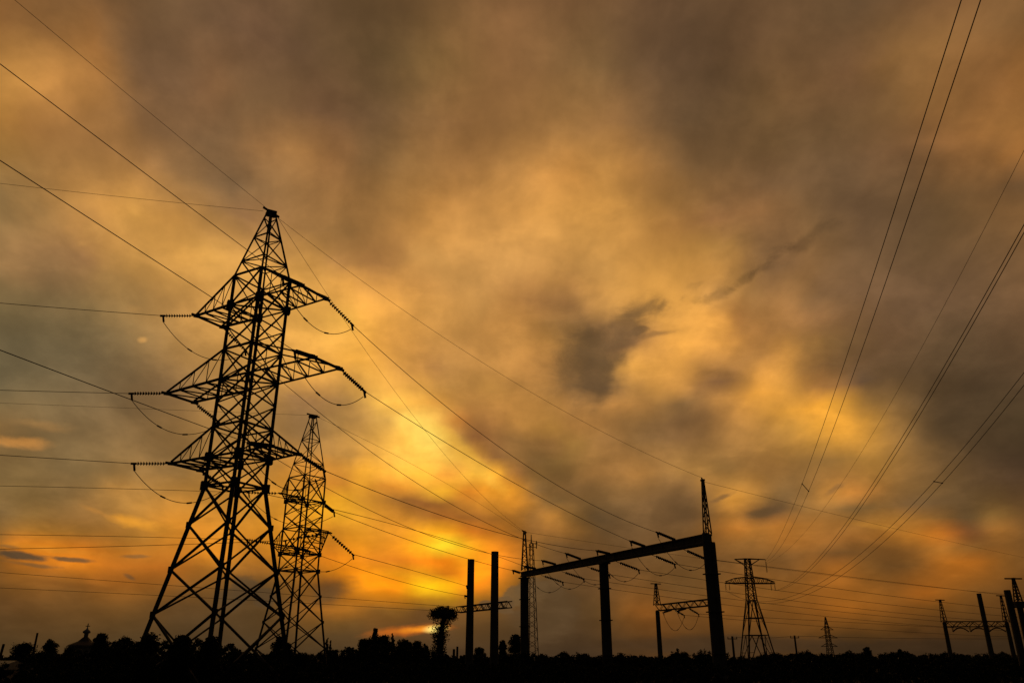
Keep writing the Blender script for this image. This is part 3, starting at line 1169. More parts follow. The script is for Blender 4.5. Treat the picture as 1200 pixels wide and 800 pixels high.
wood('far_wood', 'dark far tree line running along the right part of the horizon',
     [(890, 768, 240), (940, 766, 240), (1040, 766, 240), (1200, 767, 250), (1420, 766, 260)], 5)
wood('far_wood', 'dark far tree line along the middle of the horizon',
     [(380, 769, 240), (500, 770, 240), (620, 771, 240), (760, 771, 240), (895, 772, 240)], 6)
wood('far_wood', 'dark far tree line along the left of the horizon',
     [(-220, 768, 200), (0, 769, 200), (140, 766, 200), (380, 769, 220)], 8)
wood('scrub', 'dark unbroken scrub at the feet of the two lattice pylons and the hedge trees',
     [(-260, 772, 70), (0, 772, 70), (60, 766, 70), (105, 766, 70), (128, 752, 70), (200, 751, 66), (262, 751, 66), (285, 764, 66), (345, 766, 70), (396, 762, 80), (424, 757, 82), (452, 755, 82), (496, 758, 84), (508, 766, 84), (560, 769, 84)], 21, 2.6)
wood('scrub', 'low dark scrub along the feet of the portal posts',
     [(560, 769, 84), (610, 766, 84), (760, 770, 84), (860, 771, 80), (1000, 770, 90), (1200, 770, 90), (1460, 770, 90)], 22, 2.6)
wood('scrub', 'dark weeds edging the field nearest the camera',
     [(-300, 778, 42), (200, 777, 42), (700, 778, 42), (1500, 778, 42)], 23, 4.0)

# ------------------------------------------------------------------ ground
m = MB()
xs = [-6000, -1500, -500, -200, -100, -60, -30, 0, 30, 60, 100, 200, 500, 1500, 6000]
ys = [-300, -60, -20, 0, 10, 20, 30, 40, 55, 70, 90, 120, 160, 240, 400, 800, 2000, 6000]
for yv in ys:
    for xv in xs:
        m.v.append((xv, yv, -.02 + (.06 * math.sin(xv * .21 + yv * .13) if abs(xv) < 201 and 0 <= yv < 200 else 0)))
W_ = len(xs)
for j in range(len(ys) - 1):
    for i in range(W_ - 1):
        m.f.append((j * W_ + i, j * W_ + i + 1, (j + 1) * W_ + i + 1, (j + 1) * W_ + i))
g = m.build('ground', M['soil'])
g['kind'] = 'structure'
rng = np.random.default_rng(11)
m = MB()
for i in range(26000):
    y = 6 + 120 * rng.random() ** 1.6
    x = (rng.random() - .5) * 2 * (8 + y * .85)
    h = (.22 + .4 * rng.random()) * (1 + .6 * (math.sin(x * .35) * math.sin(y * .27) > .3))
    w = .02 + y * .0006
    dx, dy = rng.normal() * .12, rng.normal() * .12
    an = rng.random() * 3.14
    ca, sa = math.cos(an) * w, math.sin(an) * w
    o = len(m.v)
    m.v += [(x - ca, y - sa, -.05), (x + ca, y + sa, -.05), (x + dx + ca * .5, y + dy + sa * .5, h * .65), (x + dx * 2, y + dy * 2, h)]
    m.f += [(o, o + 1, o + 2), (o, o + 2, o + 3)]
g = m.build('grass', M['grass'])
g['kind'] = 'stuff'
g['label'], g['category'] = 'rough dark grass of the field in front of the substation', 'grass'

# ------------------------------------------------------------------ sky
SKY_ELEVATIONS = [-0.5, 0.8, 1.6, 2.4, 3.2, 4, 4.8, 5.6, 6.5, 7.4, 8.4, 9.4, 10.4, 11.4, 12.5, 13.6, 14.8, 16, 17.3, 18.6, 20, 21.5, 23, 24.5, 26, 27.6, 29.5, 31.5, 34, 37, 41, 47]
SKY_STEP = 1.55
SKY_COLUMNS = [
 [(0.07,0.042,0.0183),(0.0906,0.0502,0.0187),(0.1049,0.0546,0.0189),(0.1237,0.0603,0.019),(0.1464,0.0671,0.0191),(0.1713,0.0762,0.0198),(0.1982,0.0888,0.0222),(0.2205,0.103,0.0261),(0.2258,0.1153,0.0338),(0.224,0.1234,0.0412),(0.2297,0.132,0.0463),(0.2363,0.1383,0.0489),(0.2492,0.145,0.0511),(0.2622,0.1513,0.0529),(0.2486,0.1496,0.0552),(0.2155,0.1412,0.0578),(0.1944,0.1353,0.0596),(0.1915,0.135,0.0601),(0.1999,0.1381,0.0597),(0.2194,0.1454,0.0595),(0.2668,0.1644,0.0636),(0.3326,0.1898,0.0697),(0.3303,0.188,0.0673),(0.3251,0.1871,0.065),(0.3595,0.2016,0.0647),(0.4196,0.2192,0.0598),(0.5091,0.2463,0.0572),(0.5428,0.2543,0.0566),(0.4141,0.192,0.0485),(0.3263,0.1443,0.0399),(0.2856,0.129,0.0385),(0.2507,0.1166,0.0376)],
 [(0.0562,0.0338,0.0146),(0.0724,0.04,0.0149),(0.0833,0.0435,0.0152),(0.0977,0.048,0.0152),(0.1149,0.053,0.0154),(0.1342,0.0599,0.0158),(0.155,0.0693,0.0173),(0.1738,0.0802,0.0203),(0.1813,0.0907,0.0256),(0.1792,0.0973,0.0317),(0.183,0.1044,0.0362),(0.1875,0.1095,0.0388),(0.1959,0.1144,0.0405),(0.2079,0.1198,0.0419),(0.2063,0.1215,0.0436),(0.1816,0.1155,0.0457),(0.1591,0.1095,0.0474),(0.1533,0.1078,0.0482),(0.1565,0.1094,0.048),(0.1682,0.1135,0.0476),(0.1951,0.1244,0.049),(0.2503,0.1462,0.0546),(0.2722,0.1537,0.0555),(0.2572,0.1479,0.0522),(0.2724,0.1554,0.0524),(0.3125,0.1691,0.0498),(0.3808,0.1891,0.0461),(0.425,0.2022,0.0458),(0.3757,0.175,0.0422),(0.2548,0.1098,0.0302),(0.2013,0.0931,0.03),(0.1799,0.0861,0.03)],
 [(0.0589,0.0353,0.0153),(0.0755,0.0419,0.0157),(0.0868,0.0454,0.0157),(0.1013,0.0498,0.016),(0.1191,0.0552,0.0159),(0.1387,0.0619,0.0165),(0.1599,0.0713,0.0179),(0.1797,0.0824,0.0206),(0.19,0.0938,0.026),(0.1879,0.1009,0.0324),(0.1907,0.1082,0.0375),(0.1956,0.1138,0.0402),(0.2029,0.1188,0.0421),(0.215,0.1244,0.0436),(0.2186,0.1273,0.0452),(0.1966,0.1226,0.0472),(0.1709,0.1159,0.0494),(0.1611,0.1131,0.0502),(0.1624,0.1139,0.0506),(0.172,0.1175,0.0498),(0.1945,0.1263,0.0504),(0.2465,0.1469,0.0557),(0.2821,0.1602,0.0583),(0.2711,0.1557,0.0553),(0.2805,0.1608,0.0549),(0.3129,0.1723,0.0528),(0.3854,0.1933,0.0484),(0.5065,0.2331,0.0484),(0.472,0.2176,0.0489),(0.2458,0.1115,0.0331),(0.19,0.09,0.0308),(0.1768,0.0862,0.0314)],
 [(0.0586,0.0352,0.0152),(0.0747,0.0413,0.0155),(0.0854,0.045,0.0156),(0.0994,0.0491,0.0158),(0.1163,0.0542,0.0158),(0.1352,0.0606,0.0163),(0.1556,0.0693,0.0174),(0.1755,0.0801,0.02),(0.1878,0.0914,0.0248),(0.1862,0.0989,0.031),(0.1882,0.106,0.0364),(0.1931,0.1119,0.0393),(0.1993,0.1167,0.0413),(0.2106,0.1221,0.0428),(0.2194,0.1269,0.0445),(0.2039,0.124,0.0462),(0.1741,0.1161,0.0486),(0.1612,0.1125,0.0497),(0.1607,0.1127,0.05),(0.1682,0.1155,0.0496),(0.1863,0.1226,0.05),(0.228,0.1395,0.0536),(0.2926,0.1641,0.0597),(0.2794,0.1574,0.0563),(0.2566,0.1489,0.0526),(0.2905,0.1699,0.0609),(0.3745,0.1852,0.0461),(0.4711,0.2129,0.0478),(0.528,0.2426,0.0544),(0.2609,0.1184,0.0346),(0.1648,0.0808,0.0302),(0.1654,0.0821,0.0314)],
 [(0.0588,0.0352,0.0152),(0.0746,0.0415,0.0156),(0.0851,0.0447,0.0156),(0.0988,0.0491,0.0158),(0.1153,0.054,0.0158),(0.134,0.0599,0.0161),(0.1538,0.0681,0.0172),(0.1736,0.0787,0.0194),(0.1888,0.0909,0.0239),(0.1884,0.0987,0.0302),(0.1873,0.1048,0.0358),(0.192,0.1108,0.0389),(0.1971,0.1152,0.041),(0.2066,0.1202,0.0425),(0.2129,0.1241,0.0441),(0.1993,0.1219,0.0459),(0.1814,0.1182,0.048),(0.1629,0.1134,0.0497),(0.1554,0.1114,0.0508),(0.1588,0.1127,0.0503),(0.1685,0.1151,0.0474),(0.2075,0.1302,0.0503),(0.3351,0.1787,0.0651),(0.3205,0.1707,0.06),(0.2844,0.1575,0.0533),(0.3237,0.1735,0.0547),(0.3655,0.1816,0.0509),(0.413,0.1847,0.0472),(0.5134,0.2307,0.0546),(0.3004,0.1326,0.0363),(0.145,0.0738,0.0301),(0.1596,0.0806,0.0317)],
 [(0.0589,0.0352,0.0152),(0.0744,0.0414,0.0156),(0.0845,0.0447,0.0156),(0.0977,0.0487,0.0159),(0.1131,0.0533,0.016),(0.1299,0.0594,0.0163),(0.1491,0.0674,0.0176),(0.1692,0.0769,0.0196),(0.1805,0.0865,0.024),(0.1811,0.0939,0.0287),(0.1899,0.1049,0.0351),(0.1939,0.1119,0.0393),(0.2004,0.1177,0.0414),(0.2119,0.1235,0.043),(0.2457,0.1352,0.0441),(0.2574,0.1408,0.0456),(0.1839,0.1203,0.0489),(0.1446,0.1084,0.0521),(0.1508,0.1095,0.0514),(0.1541,0.1108,0.0508),(0.1703,0.1159,0.0493),(0.2097,0.1306,0.0517),(0.2699,0.1511,0.0588),(0.3241,0.1688,0.0612),(0.3543,0.1797,0.0542),(0.3744,0.1886,0.0545),(0.3686,0.1794,0.0516),(0.3687,0.1688,0.0468),(0.4243,0.1898,0.0498),(0.3268,0.1389,0.0364),(0.1332,0.0706,0.0306),(0.1551,0.0795,0.0321)],
 [(0.0588,0.0353,0.0153),(0.0739,0.0409,0.0155),(0.0843,0.0446,0.0155),(0.0985,0.0487,0.0156),(0.1165,0.0535,0.0154),(0.1394,0.0587,0.0146),(0.1585,0.0652,0.0147),(0.1734,0.0766,0.0165),(0.211,0.0994,0.0191),(0.2273,0.1138,0.0297),(0.1991,0.113,0.0384),(0.2221,0.1264,0.0394),(0.2095,0.1246,0.0411),(0.2118,0.1251,0.043),(0.2292,0.1306,0.0444),(0.2242,0.1298,0.0459),(0.1891,0.1202,0.0483),(0.1649,0.1129,0.0501),(0.1543,0.1097,0.0511),(0.1582,0.1111,0.0507),(0.1747,0.1177,0.0501),(0.2135,0.1322,0.052),(0.2727,0.152,0.0582),(0.342,0.175,0.0623),(0.4319,0.2092,0.058),(0.4638,0.2213,0.0555),(0.3918,0.1874,0.0527),(0.329,0.1542,0.0464),(0.3333,0.1521,0.0439),(0.2373,0.1117,0.037),(0.1438,0.075,0.0314),(0.1519,0.0789,0.0326)],
 [(0.0596,0.0357,0.015),(0.0768,0.0431,0.0152),(0.0893,0.0458,0.0146),(0.1066,0.0509,0.0151),(0.1333,0.0579,0.0148),(0.172,0.0696,0.0133),(0.2588,0.0946,0.0131),(0.4514,0.141,0.0124),(0.7179,0.2069,0.0108),(0.3165,0.1339,0.0189),(0.2406,0.1234,0.0295),(0.2252,0.1252,0.0368),(0.2129,0.1243,0.0411),(0.2055,0.1224,0.0434),(0.1993,0.12,0.0444),(0.1947,0.1188,0.0459),(0.1824,0.1158,0.0478),(0.1688,0.1125,0.05),(0.1618,0.1109,0.051),(0.1606,0.1111,0.0509),(0.1795,0.1195,0.0506),(0.2162,0.1338,0.0494),(0.2884,0.1607,0.0561),(0.3705,0.1834,0.0668),(0.499,0.2394,0.0621),(0.5515,0.2583,0.0582),(0.4355,0.2064,0.054),(0.3369,0.1591,0.0483),(0.2686,0.1263,0.0404),(0.1666,0.0848,0.0354),(0.1491,0.0784,0.0326),(0.1495,0.0785,0.0332)],
 [(0.0597,0.0355,0.0148),(0.0776,0.0421,0.0149),(0.0916,0.0465,0.0149),(0.1125,0.0528,0.0147),(0.1448,0.0623,0.0146),(0.2067,0.0798,0.0149),(0.3009,0.1058,0.0159),(0.5098,0.1523,0.012),(0.6623,0.199,0.0103),(0.3754,0.1548,0.0207),(0.2651,0.1283,0.0318),(0.2236,0.1248,0.0399),(0.2185,0.1257,0.0434),(0.1827,0.1126,0.0426),(0.1858,0.1141,0.044),(0.185,0.1129,0.0443),(0.1819,0.1134,0.0471),(0.1752,0.1135,0.0501),(0.1734,0.1145,0.0517),(0.1756,0.1165,0.0515),(0.1964,0.1261,0.0514),(0.246,0.1467,0.0518),(0.3199,0.1752,0.0558),(0.4362,0.2202,0.0606),(0.5459,0.2636,0.0636),(0.6381,0.31,0.0662),(0.4713,0.2211,0.0542),(0.3419,0.1634,0.051),(0.2197,0.1083,0.0401),(0.1543,0.0798,0.0355),(0.1473,0.0794,0.0339),(0.1481,0.0782,0.0335)],
 [(0.0586,0.0349,0.0148),(0.0769,0.0419,0.0149),(0.0913,0.0465,0.0148),(0.1118,0.0525,0.0146),(0.1362,0.0595,0.0146),(0.1519,0.0643,0.0143),(0.2876,0.1004,0.0135),(0.7767,0.2243,0.0109),(0.6024,0.1707,0.0118),(0.3204,0.1396,0.0241),(0.3106,0.1452,0.0369),(0.3162,0.1539,0.0397),(0.2421,0.1354,0.0424),(0.2014,0.1203,0.0428),(0.2011,0.1199,0.0443),(0.1979,0.1182,0.0455),(0.1951,0.1178,0.0474),(0.1936,0.1187,0.0499),(0.1963,0.1216,0.0516),(0.2092,0.129,0.0526),(0.2368,0.1423,0.0531),(0.2868,0.1629,0.054),(0.364,0.1938,0.0565),(0.4807,0.2412,0.0601),(0.5802,0.2805,0.0624),(0.5973,0.285,0.0627),(0.444,0.2129,0.0552),(0.3479,0.1684,0.0545),(0.1898,0.097,0.0394),(0.1536,0.0806,0.0363),(0.1491,0.0795,0.0352),(0.147,0.078,0.034)],
 [(0.0569,0.0344,0.015),(0.0753,0.0417,0.015),(0.0905,0.0468,0.015),(0.1136,0.0537,0.0147),(0.1449,0.0626,0.0143),(0.2206,0.0825,0.0137),(0.3908,0.1211,0.0135),(0.5174,0.1507,0.0132),(0.4644,0.1506,0.0139),(0.4141,0.1622,0.0236),(0.3642,0.1668,0.0343),(0.3608,0.1753,0.0407),(0.4215,0.1967,0.0421),(0.2866,0.1524,0.0444),(0.2368,0.1336,0.0459),(0.2237,0.1283,0.0468),(0.2195,0.1265,0.0483),(0.2182,0.1264,0.05),(0.2256,0.1309,0.0521),(0.2461,0.1421,0.0538),(0.2848,0.1609,0.0553),(0.3361,0.1816,0.0558),(0.403,0.2069,0.0568),(0.5133,0.2546,0.0611),(0.586,0.2837,0.0631),(0.5617,0.263,0.0594),(0.3944,0.1921,0.0537),(0.287,0.1448,0.0511),(0.1902,0.0989,0.0409),(0.1992,0.0976,0.0401),(0.1468,0.0785,0.0358),(0.1462,0.0777,0.034)],
 [(0.0546,0.034,0.0154),(0.0707,0.0412,0.0159),(0.088,0.0468,0.0156),(0.116,0.0554,0.0151),(0.1651,0.0691,0.0144),(0.2539,0.0915,0.0139),(0.3435,0.11,0.0136),(0.4691,0.1419,0.0137),(0.4645,0.164,0.0178),(0.389,0.1663,0.0248),(0.4463,0.1929,0.0301),(0.4268,0.1956,0.0366),(0.3651,0.1785,0.0425),(0.2994,0.1562,0.0452),(0.2532,0.139,0.0466),(0.253,0.1387,0.0473),(0.2579,0.1405,0.0483),(0.2507,0.1375,0.0503),(0.2426,0.1323,0.0524),(0.2878,0.157,0.0549),(0.3507,0.188,0.0579),(0.397,0.206,0.0585),(0.4479,0.223,0.0586),(0.5574,0.2746,0.064),(0.629,0.3025,0.0643),(0.5149,0.2485,0.0604),(0.3377,0.1682,0.0517),(0.2183,0.1157,0.0448),(0.1775,0.0946,0.0399),(0.2202,0.1071,0.0422),(0.1479,0.0782,0.0367),(0.145,0.0773,0.034)],
 [(0.0526,0.0331,0.0155),(0.069,0.0405,0.0161),(0.0839,0.0455,0.016),(0.1049,0.0523,0.0159),(0.1372,0.0616,0.0156),(0.201,0.0784,0.014),(0.3023,0.0996,0.0128),(0.4649,0.1329,0.0128),(0.4816,0.1607,0.0162),(0.5749,0.209,0.0196),(0.6566,0.247,0.0244),(0.5102,0.2135,0.0316),(0.4042,0.1894,0.0394),(0.274,0.1459,0.0441),(0.2589,0.1405,0.0459),(0.2829,0.15,0.047),(0.2971,0.1554,0.0483),(0.2929,0.1544,0.0506),(0.3016,0.1586,0.0532),(0.3432,0.1794,0.056),(0.4053,0.2086,0.0587),(0.4671,0.2355,0.0617),(0.5321,0.2625,0.0657),(0.5987,0.2936,0.0676),(0.6679,0.3336,0.0723),(0.4862,0.2382,0.0614),(0.2915,0.1484,0.0504),(0.1852,0.1007,0.0417),(0.1749,0.0934,0.0387),(0.1979,0.1015,0.0412),(0.1509,0.078,0.0369),(0.143,0.0763,0.0336)],
 [(0.0514,0.0323,0.0153),(0.0666,0.0389,0.0158),(0.0791,0.0436,0.016),(0.0914,0.0477,0.0166),(0.1086,0.0527,0.0167),(0.1505,0.0639,0.0145),(0.2309,0.0841,0.0136),(0.3581,0.1196,0.0138),(0.5235,0.1726,0.0159),(0.6545,0.2252,0.0186),(0.6366,0.2381,0.0235),(0.5416,0.2227,0.0293),(0.4338,0.1957,0.0351),(0.361,0.1752,0.0399),(0.3196,0.1624,0.0438),(0.3174,0.163,0.046),(0.3275,0.1687,0.0482),(0.3405,0.1753,0.0509),(0.3674,0.1884,0.054),(0.4127,0.2096,0.0572),(0.478,0.2387,0.0603),(0.5393,0.2664,0.0642),(0.5951,0.2912,0.0687),(0.6352,0.3112,0.0703),(0.6217,0.3072,0.0697),(0.4684,0.2306,0.0623),(0.2767,0.1399,0.0505),(0.1591,0.09,0.0401),(0.2399,0.1187,0.0432),(0.1893,0.1003,0.0411),(0.1471,0.0757,0.0361),(0.1406,0.0752,0.0328)],
 [(0.05,0.0315,0.0152),(0.0635,0.0372,0.0158),(0.0726,0.0409,0.0158),(0.0864,0.0454,0.0159),(0.1079,0.0525,0.0155),(0.1459,0.0646,0.0151),(0.2176,0.087,0.0149),(0.346,0.1264,0.0149),(0.7131,0.2377,0.0149),(0.6636,0.2328,0.0182),(0.6284,0.237,0.0227),(0.5536,0.2261,0.0279),(0.4732,0.2078,0.0332),(0.4082,0.1896,0.0378),(0.369,0.1789,0.0417),(0.3581,0.1781,0.0447),(0.363,0.1835,0.0478),(0.3816,0.1937,0.051),(0.4268,0.215,0.0547),(0.4874,0.2427,0.0585),(0.5501,0.2711,0.0626),(0.6082,0.2977,0.0665),(0.6479,0.3162,0.0694),(0.6618,0.3233,0.0705),(0.6172,0.3026,0.0687),(0.4693,0.2302,0.0619),(0.2666,0.131,0.0507),(0.2361,0.1234,0.0463),(0.29,0.1383,0.0464),(0.1915,0.1002,0.0412),(0.1412,0.0747,0.035),(0.138,0.074,0.0317)],
 [(0.0492,0.031,0.0151),(0.0623,0.0368,0.0156),(0.0706,0.0397,0.0156),(0.0805,0.0435,0.0158),(0.0934,0.0477,0.0156),(0.1157,0.0556,0.0156),(0.1696,0.0732,0.0154),(0.2842,0.1093,0.0155),(0.4533,0.1634,0.0164),(0.5996,0.2161,0.0181),(0.611,0.2352,0.0223),(0.561,0.2313,0.0275),(0.4912,0.215,0.0326),(0.4431,0.1997,0.036),(0.3972,0.1853,0.0399),(0.3862,0.1869,0.0441),(0.4083,0.2038,0.0463),(0.3925,0.1991,0.0518),(0.4585,0.2288,0.0561),(0.5639,0.2757,0.0604),(0.625,0.3041,0.0653),(0.6766,0.3292,0.0684),(0.6985,0.3403,0.0703),(0.6916,0.3368,0.0703),(0.644,0.3139,0.0682),(0.4956,0.242,0.0619),(0.3168,0.1562,0.0521),(0.2929,0.1482,0.051),(0.3298,0.1568,0.0483),(0.1893,0.0965,0.0404),(0.1379,0.0738,0.0337),(0.1356,0.0729,0.0307)],
 [(0.0495,0.031,0.015),(0.0648,0.0378,0.0153),(0.0729,0.0409,0.0154),(0.0815,0.0438,0.0155),(0.0857,0.0457,0.0158),(0.0809,0.043,0.0157),(0.1126,0.0541,0.0158),(0.2706,0.0998,0.0154),(0.4478,0.1603,0.015),(0.5941,0.2151,0.0162),(0.6416,0.2465,0.0199),(0.6175,0.2511,0.024),(0.5685,0.24,0.0284),(0.5226,0.2243,0.0326),(0.4601,0.2054,0.0379),(0.4066,0.1925,0.0441),(0.3462,0.1769,0.0513),(0.3379,0.1754,0.0558),(0.4155,0.2079,0.0598),(0.5743,0.2787,0.0643),(0.7111,0.3416,0.0681),(0.7436,0.3607,0.0702),(0.7452,0.3633,0.071),(0.7153,0.3473,0.0695),(0.6741,0.3265,0.0678),(0.5465,0.2658,0.0625),(0.3349,0.1643,0.0514),(0.3116,0.1523,0.0492),(0.3412,0.1597,0.0483),(0.1798,0.0899,0.0389),(0.1354,0.0731,0.0317),(0.1341,0.0718,0.0299)],
 [(0.0503,0.0312,0.0149),(0.0691,0.0392,0.0152),(0.0834,0.0446,0.0154),(0.0998,0.0504,0.0152),(0.1137,0.0548,0.0151),(0.1386,0.0622,0.0145),(0.1864,0.0774,0.0138),(0.3125,0.118,0.0128),(0.6099,0.2145,0.0118),(0.7554,0.2647,0.0132),(0.7439,0.2729,0.0152),(0.7296,0.2825,0.0182),(0.7087,0.2834,0.0231),(0.7005,0.2753,0.028),(0.6091,0.2471,0.0352),(0.4341,0.2017,0.0446),(0.3082,0.163,0.0558),(0.298,0.1581,0.0579),(0.3267,0.1654,0.0614),(0.7931,0.3694,0.0719),(0.7859,0.3736,0.0692),(0.8047,0.3904,0.0713),(0.786,0.3847,0.0716),(0.7398,0.3579,0.0689),(0.6552,0.314,0.0657),(0.5039,0.2429,0.0598),(0.3319,0.1631,0.0492),(0.3113,0.1484,0.0453),(0.3052,0.1402,0.0455),(0.168,0.0847,0.0366),(0.132,0.0717,0.0298),(0.1335,0.0714,0.0293)],
 [(0.0502,0.0312,0.0149),(0.0725,0.0406,0.0154),(0.0991,0.0504,0.0153),(0.1529,0.0672,0.0151),(0.2112,0.0821,0.0143),(0.197,0.077,0.0136),(0.2336,0.0882,0.0124),(0.2841,0.1025,0.0116),(0.6509,0.2035,0.0107),(0.7214,0.2368,0.012),(0.7335,0.2706,0.0145),(0.8559,0.3568,0.0161),(0.8181,0.3414,0.0197),(0.7399,0.2755,0.0262),(0.6155,0.2478,0.0367),(0.4343,0.2061,0.0485),(0.3868,0.1955,0.0535),(0.3528,0.1858,0.0531),(0.3432,0.1704,0.0516),(0.6583,0.3127,0.0651),(0.8512,0.4002,0.0675),(0.8263,0.4024,0.0718),(0.8455,0.4188,0.0738),(0.7093,0.3397,0.0648),(0.6732,0.3176,0.0643),(0.4261,0.202,0.0577),(0.3136,0.155,0.0464),(0.3062,0.1449,0.0429),(0.2604,0.1224,0.0414),(0.1583,0.0822,0.0344),(0.1265,0.0693,0.0277),(0.1343,0.0713,0.0289)],
 [(0.0488,0.0303,0.0149),(0.0677,0.0391,0.0153),(0.0875,0.0472,0.0157),(0.1667,0.0742,0.0158),(0.347,0.1211,0.0152),(0.1627,0.068,0.0138),(0.0567,0.0243,0.0131),(0.5274,0.1661,0.0082),(0.7514,0.2078,0.0085),(0.4989,0.1597,0.0126),(0.6731,0.2612,0.0183),(0.8305,0.3775,0.019),(0.9083,0.4021,0.0196),(0.6169,0.2277,0.0288),(0.6793,0.2834,0.0384),(0.4854,0.2361,0.0515),(0.5058,0.2478,0.0543),(0.4343,0.2208,0.0578),(0.4084,0.2109,0.0603),(0.5707,0.2759,0.0576),(0.9582,0.4428,0.0633),(0.8688,0.4168,0.0686),(0.9601,0.4833,0.0784),(0.7645,0.3617,0.0654),(0.7149,0.3298,0.0628),(0.4233,0.1978,0.0542),(0.3329,0.16,0.0468),(0.3054,0.1458,0.0427),(0.1999,0.1025,0.0365),(0.1489,0.0791,0.0325),(0.1231,0.0685,0.0266),(0.1363,0.0716,0.0288)],
 [(0.0477,0.0296,0.0149),(0.0641,0.0374,0.0153),(0.0753,0.0422,0.0159),(0.1299,0.064,0.0162),(0.3864,0.1373,0.0143),(0.4426,0.1425,0.0098),(0.6138,0.1956,0.0057),(1.0014,0.2878,0.0059),(0.9108,0.2751,0.0087),(0.8934,0.3105,0.0118),(0.7465,0.2986,0.0179),(0.8498,0.3676,0.0219),(0.747,0.3182,0.0268),(0.916,0.3959,0.0285),(0.9625,0.4244,0.0343),(0.6729,0.3093,0.0494),(0.5773,0.2872,0.0561),(0.5587,0.2846,0.0685),(0.7355,0.3751,0.08),(0.7953,0.3862,0.0648),(0.8373,0.3894,0.0589),(0.9301,0.4251,0.0635),(0.8997,0.4143,0.0673),(0.8031,0.3676,0.0645),(0.6113,0.2777,0.0588),(0.3548,0.161,0.0469),(0.3698,0.1744,0.0485),(0.3189,0.1533,0.0438),(0.2182,0.1119,0.0378),(0.1616,0.0857,0.0336),(0.1282,0.0717,0.0267),(0.1395,0.0723,0.0289)],
 [(0.0486,0.0294,0.0148),(0.0718,0.0388,0.0154),(0.1052,0.0501,0.0152),(0.159,0.066,0.0153),(0.171,0.0727,0.015),(0.5313,0.1723,0.0082),(1.2164,0.3711,0.0055),(0.8621,0.2831,0.0069),(0.6191,0.1867,0.0117),(0.6959,0.2417,0.0146),(0.7039,0.2672,0.0188),(0.6574,0.2581,0.0225),(0.5651,0.2229,0.0262),(0.5617,0.2054,0.0236),(1.0207,0.4646,0.049),(0.8933,0.4357,0.0645),(0.787,0.3928,0.0661),(0.7948,0.4222,0.0828),(0.9731,0.5142,0.0743),(0.7592,0.3687,0.061),(0.6769,0.313,0.0559),(0.742,0.3314,0.0584),(0.78,0.3525,0.0622),(0.7262,0.3278,0.0618),(0.5955,0.2708,0.0596),(0.4102,0.1886,0.0523),(0.4177,0.1939,0.0511),(0.3526,0.1679,0.0454),(0.2553,0.1287,0.0406),(0.1944,0.1001,0.0363),(0.1517,0.0832,0.0289),(0.1434,0.0733,0.0292)],
 [(0.0485,0.0291,0.0149),(0.0717,0.0378,0.0154),(0.0966,0.0458,0.0153),(0.1281,0.0559,0.0153),(0.1989,0.0838,0.0129),(0.4949,0.1575,0.0073),(1.0797,0.2736,0.0044),(0.7063,0.2574,0.008),(0.6089,0.1714,0.0106),(0.8419,0.2689,0.0124),(0.7857,0.279,0.0193),(0.5193,0.1956,0.0219),(0.1994,0.0805,0.0189),(0.8051,0.2937,0.0263),(1.0253,0.4818,0.0519),(0.9809,0.5154,0.0715),(0.9737,0.5149,0.0701),(1.0394,0.6076,0.0987),(0.8827,0.4275,0.0636),(0.6656,0.3108,0.0573),(0.5365,0.2432,0.054),(0.5874,0.2647,0.0549),(0.6556,0.299,0.0601),(0.6229,0.2874,0.0601),(0.5802,0.2673,0.063),(0.5366,0.2585,0.0663),(0.4968,0.2289,0.0556),(0.4135,0.1907,0.0476),(0.3044,0.1481,0.0435),(0.2333,0.116,0.0398),(0.1865,0.0997,0.0322),(0.1483,0.075,0.0296)],
 [(0.0472,0.0285,0.0147),(0.0655,0.0368,0.0153),(0.0815,0.0415,0.016),(0.1024,0.0475,0.0163),(0.1036,0.0457,0.0155),(0.4601,0.1934,0.0084),(1.1292,0.6555,0.0082),(0.8495,0.3477,0.0097),(0.9041,0.2356,0.0073),(1.0621,0.4615,0.0114),(1.1584,0.4733,0.0167),(0.3483,0.1323,0.0187),(0.286,0.097,0.0209),(0.7369,0.3284,0.0312),(1.0488,0.5313,0.0459),(0.9967,0.514,0.0713),(1.0434,0.658,0.0973),(1.0056,0.5767,0.0994),(0.7407,0.3278,0.0536),(0.4822,0.2292,0.0503),(0.3491,0.1593,0.0442),(0.5099,0.2361,0.0551),(0.5894,0.274,0.0608),(0.5794,0.2726,0.0618),(0.5857,0.2751,0.0678),(0.6021,0.2951,0.0745),(0.5563,0.2581,0.061),(0.4591,0.2082,0.05),(0.3281,0.1554,0.0445),(0.2691,0.1296,0.0428),(0.216,0.1121,0.0357),(0.1541,0.0769,0.0301)],
 [(0.0464,0.0282,0.0147),(0.0642,0.0362,0.0155),(0.0805,0.042,0.0162),(0.1015,0.0484,0.0168),(0.1567,0.0685,0.0144),(0.4577,0.2145,0.0093),(1.1331,0.5755,0.0061),(0.6214,0.1502,0.0067),(1.0156,0.2365,0.0052),(1.0174,0.8346,0.0292),(0.9778,0.4058,0.011),(0.3546,0.1092,0.0154),(0.2107,0.0797,0.0152),(1.0538,0.5143,0.0293),(0.7504,0.259,0.034),(1.074,0.6091,0.085),(0.6683,0.332,0.0645),(0.5939,0.2021,0.0332),(0.5677,0.258,0.0517),(0.4557,0.2171,0.0507),(0.4196,0.1999,0.0503),(0.486,0.2286,0.0562),(0.5668,0.2667,0.0631),(0.6084,0.2898,0.0697),(0.6139,0.2951,0.0742),(0.6077,0.2937,0.0742),(0.574,0.2694,0.0646),(0.4699,0.2152,0.0531),(0.3301,0.1536,0.044),(0.2854,0.1353,0.0436),(0.2403,0.1211,0.0387),(0.1601,0.079,0.0308)],
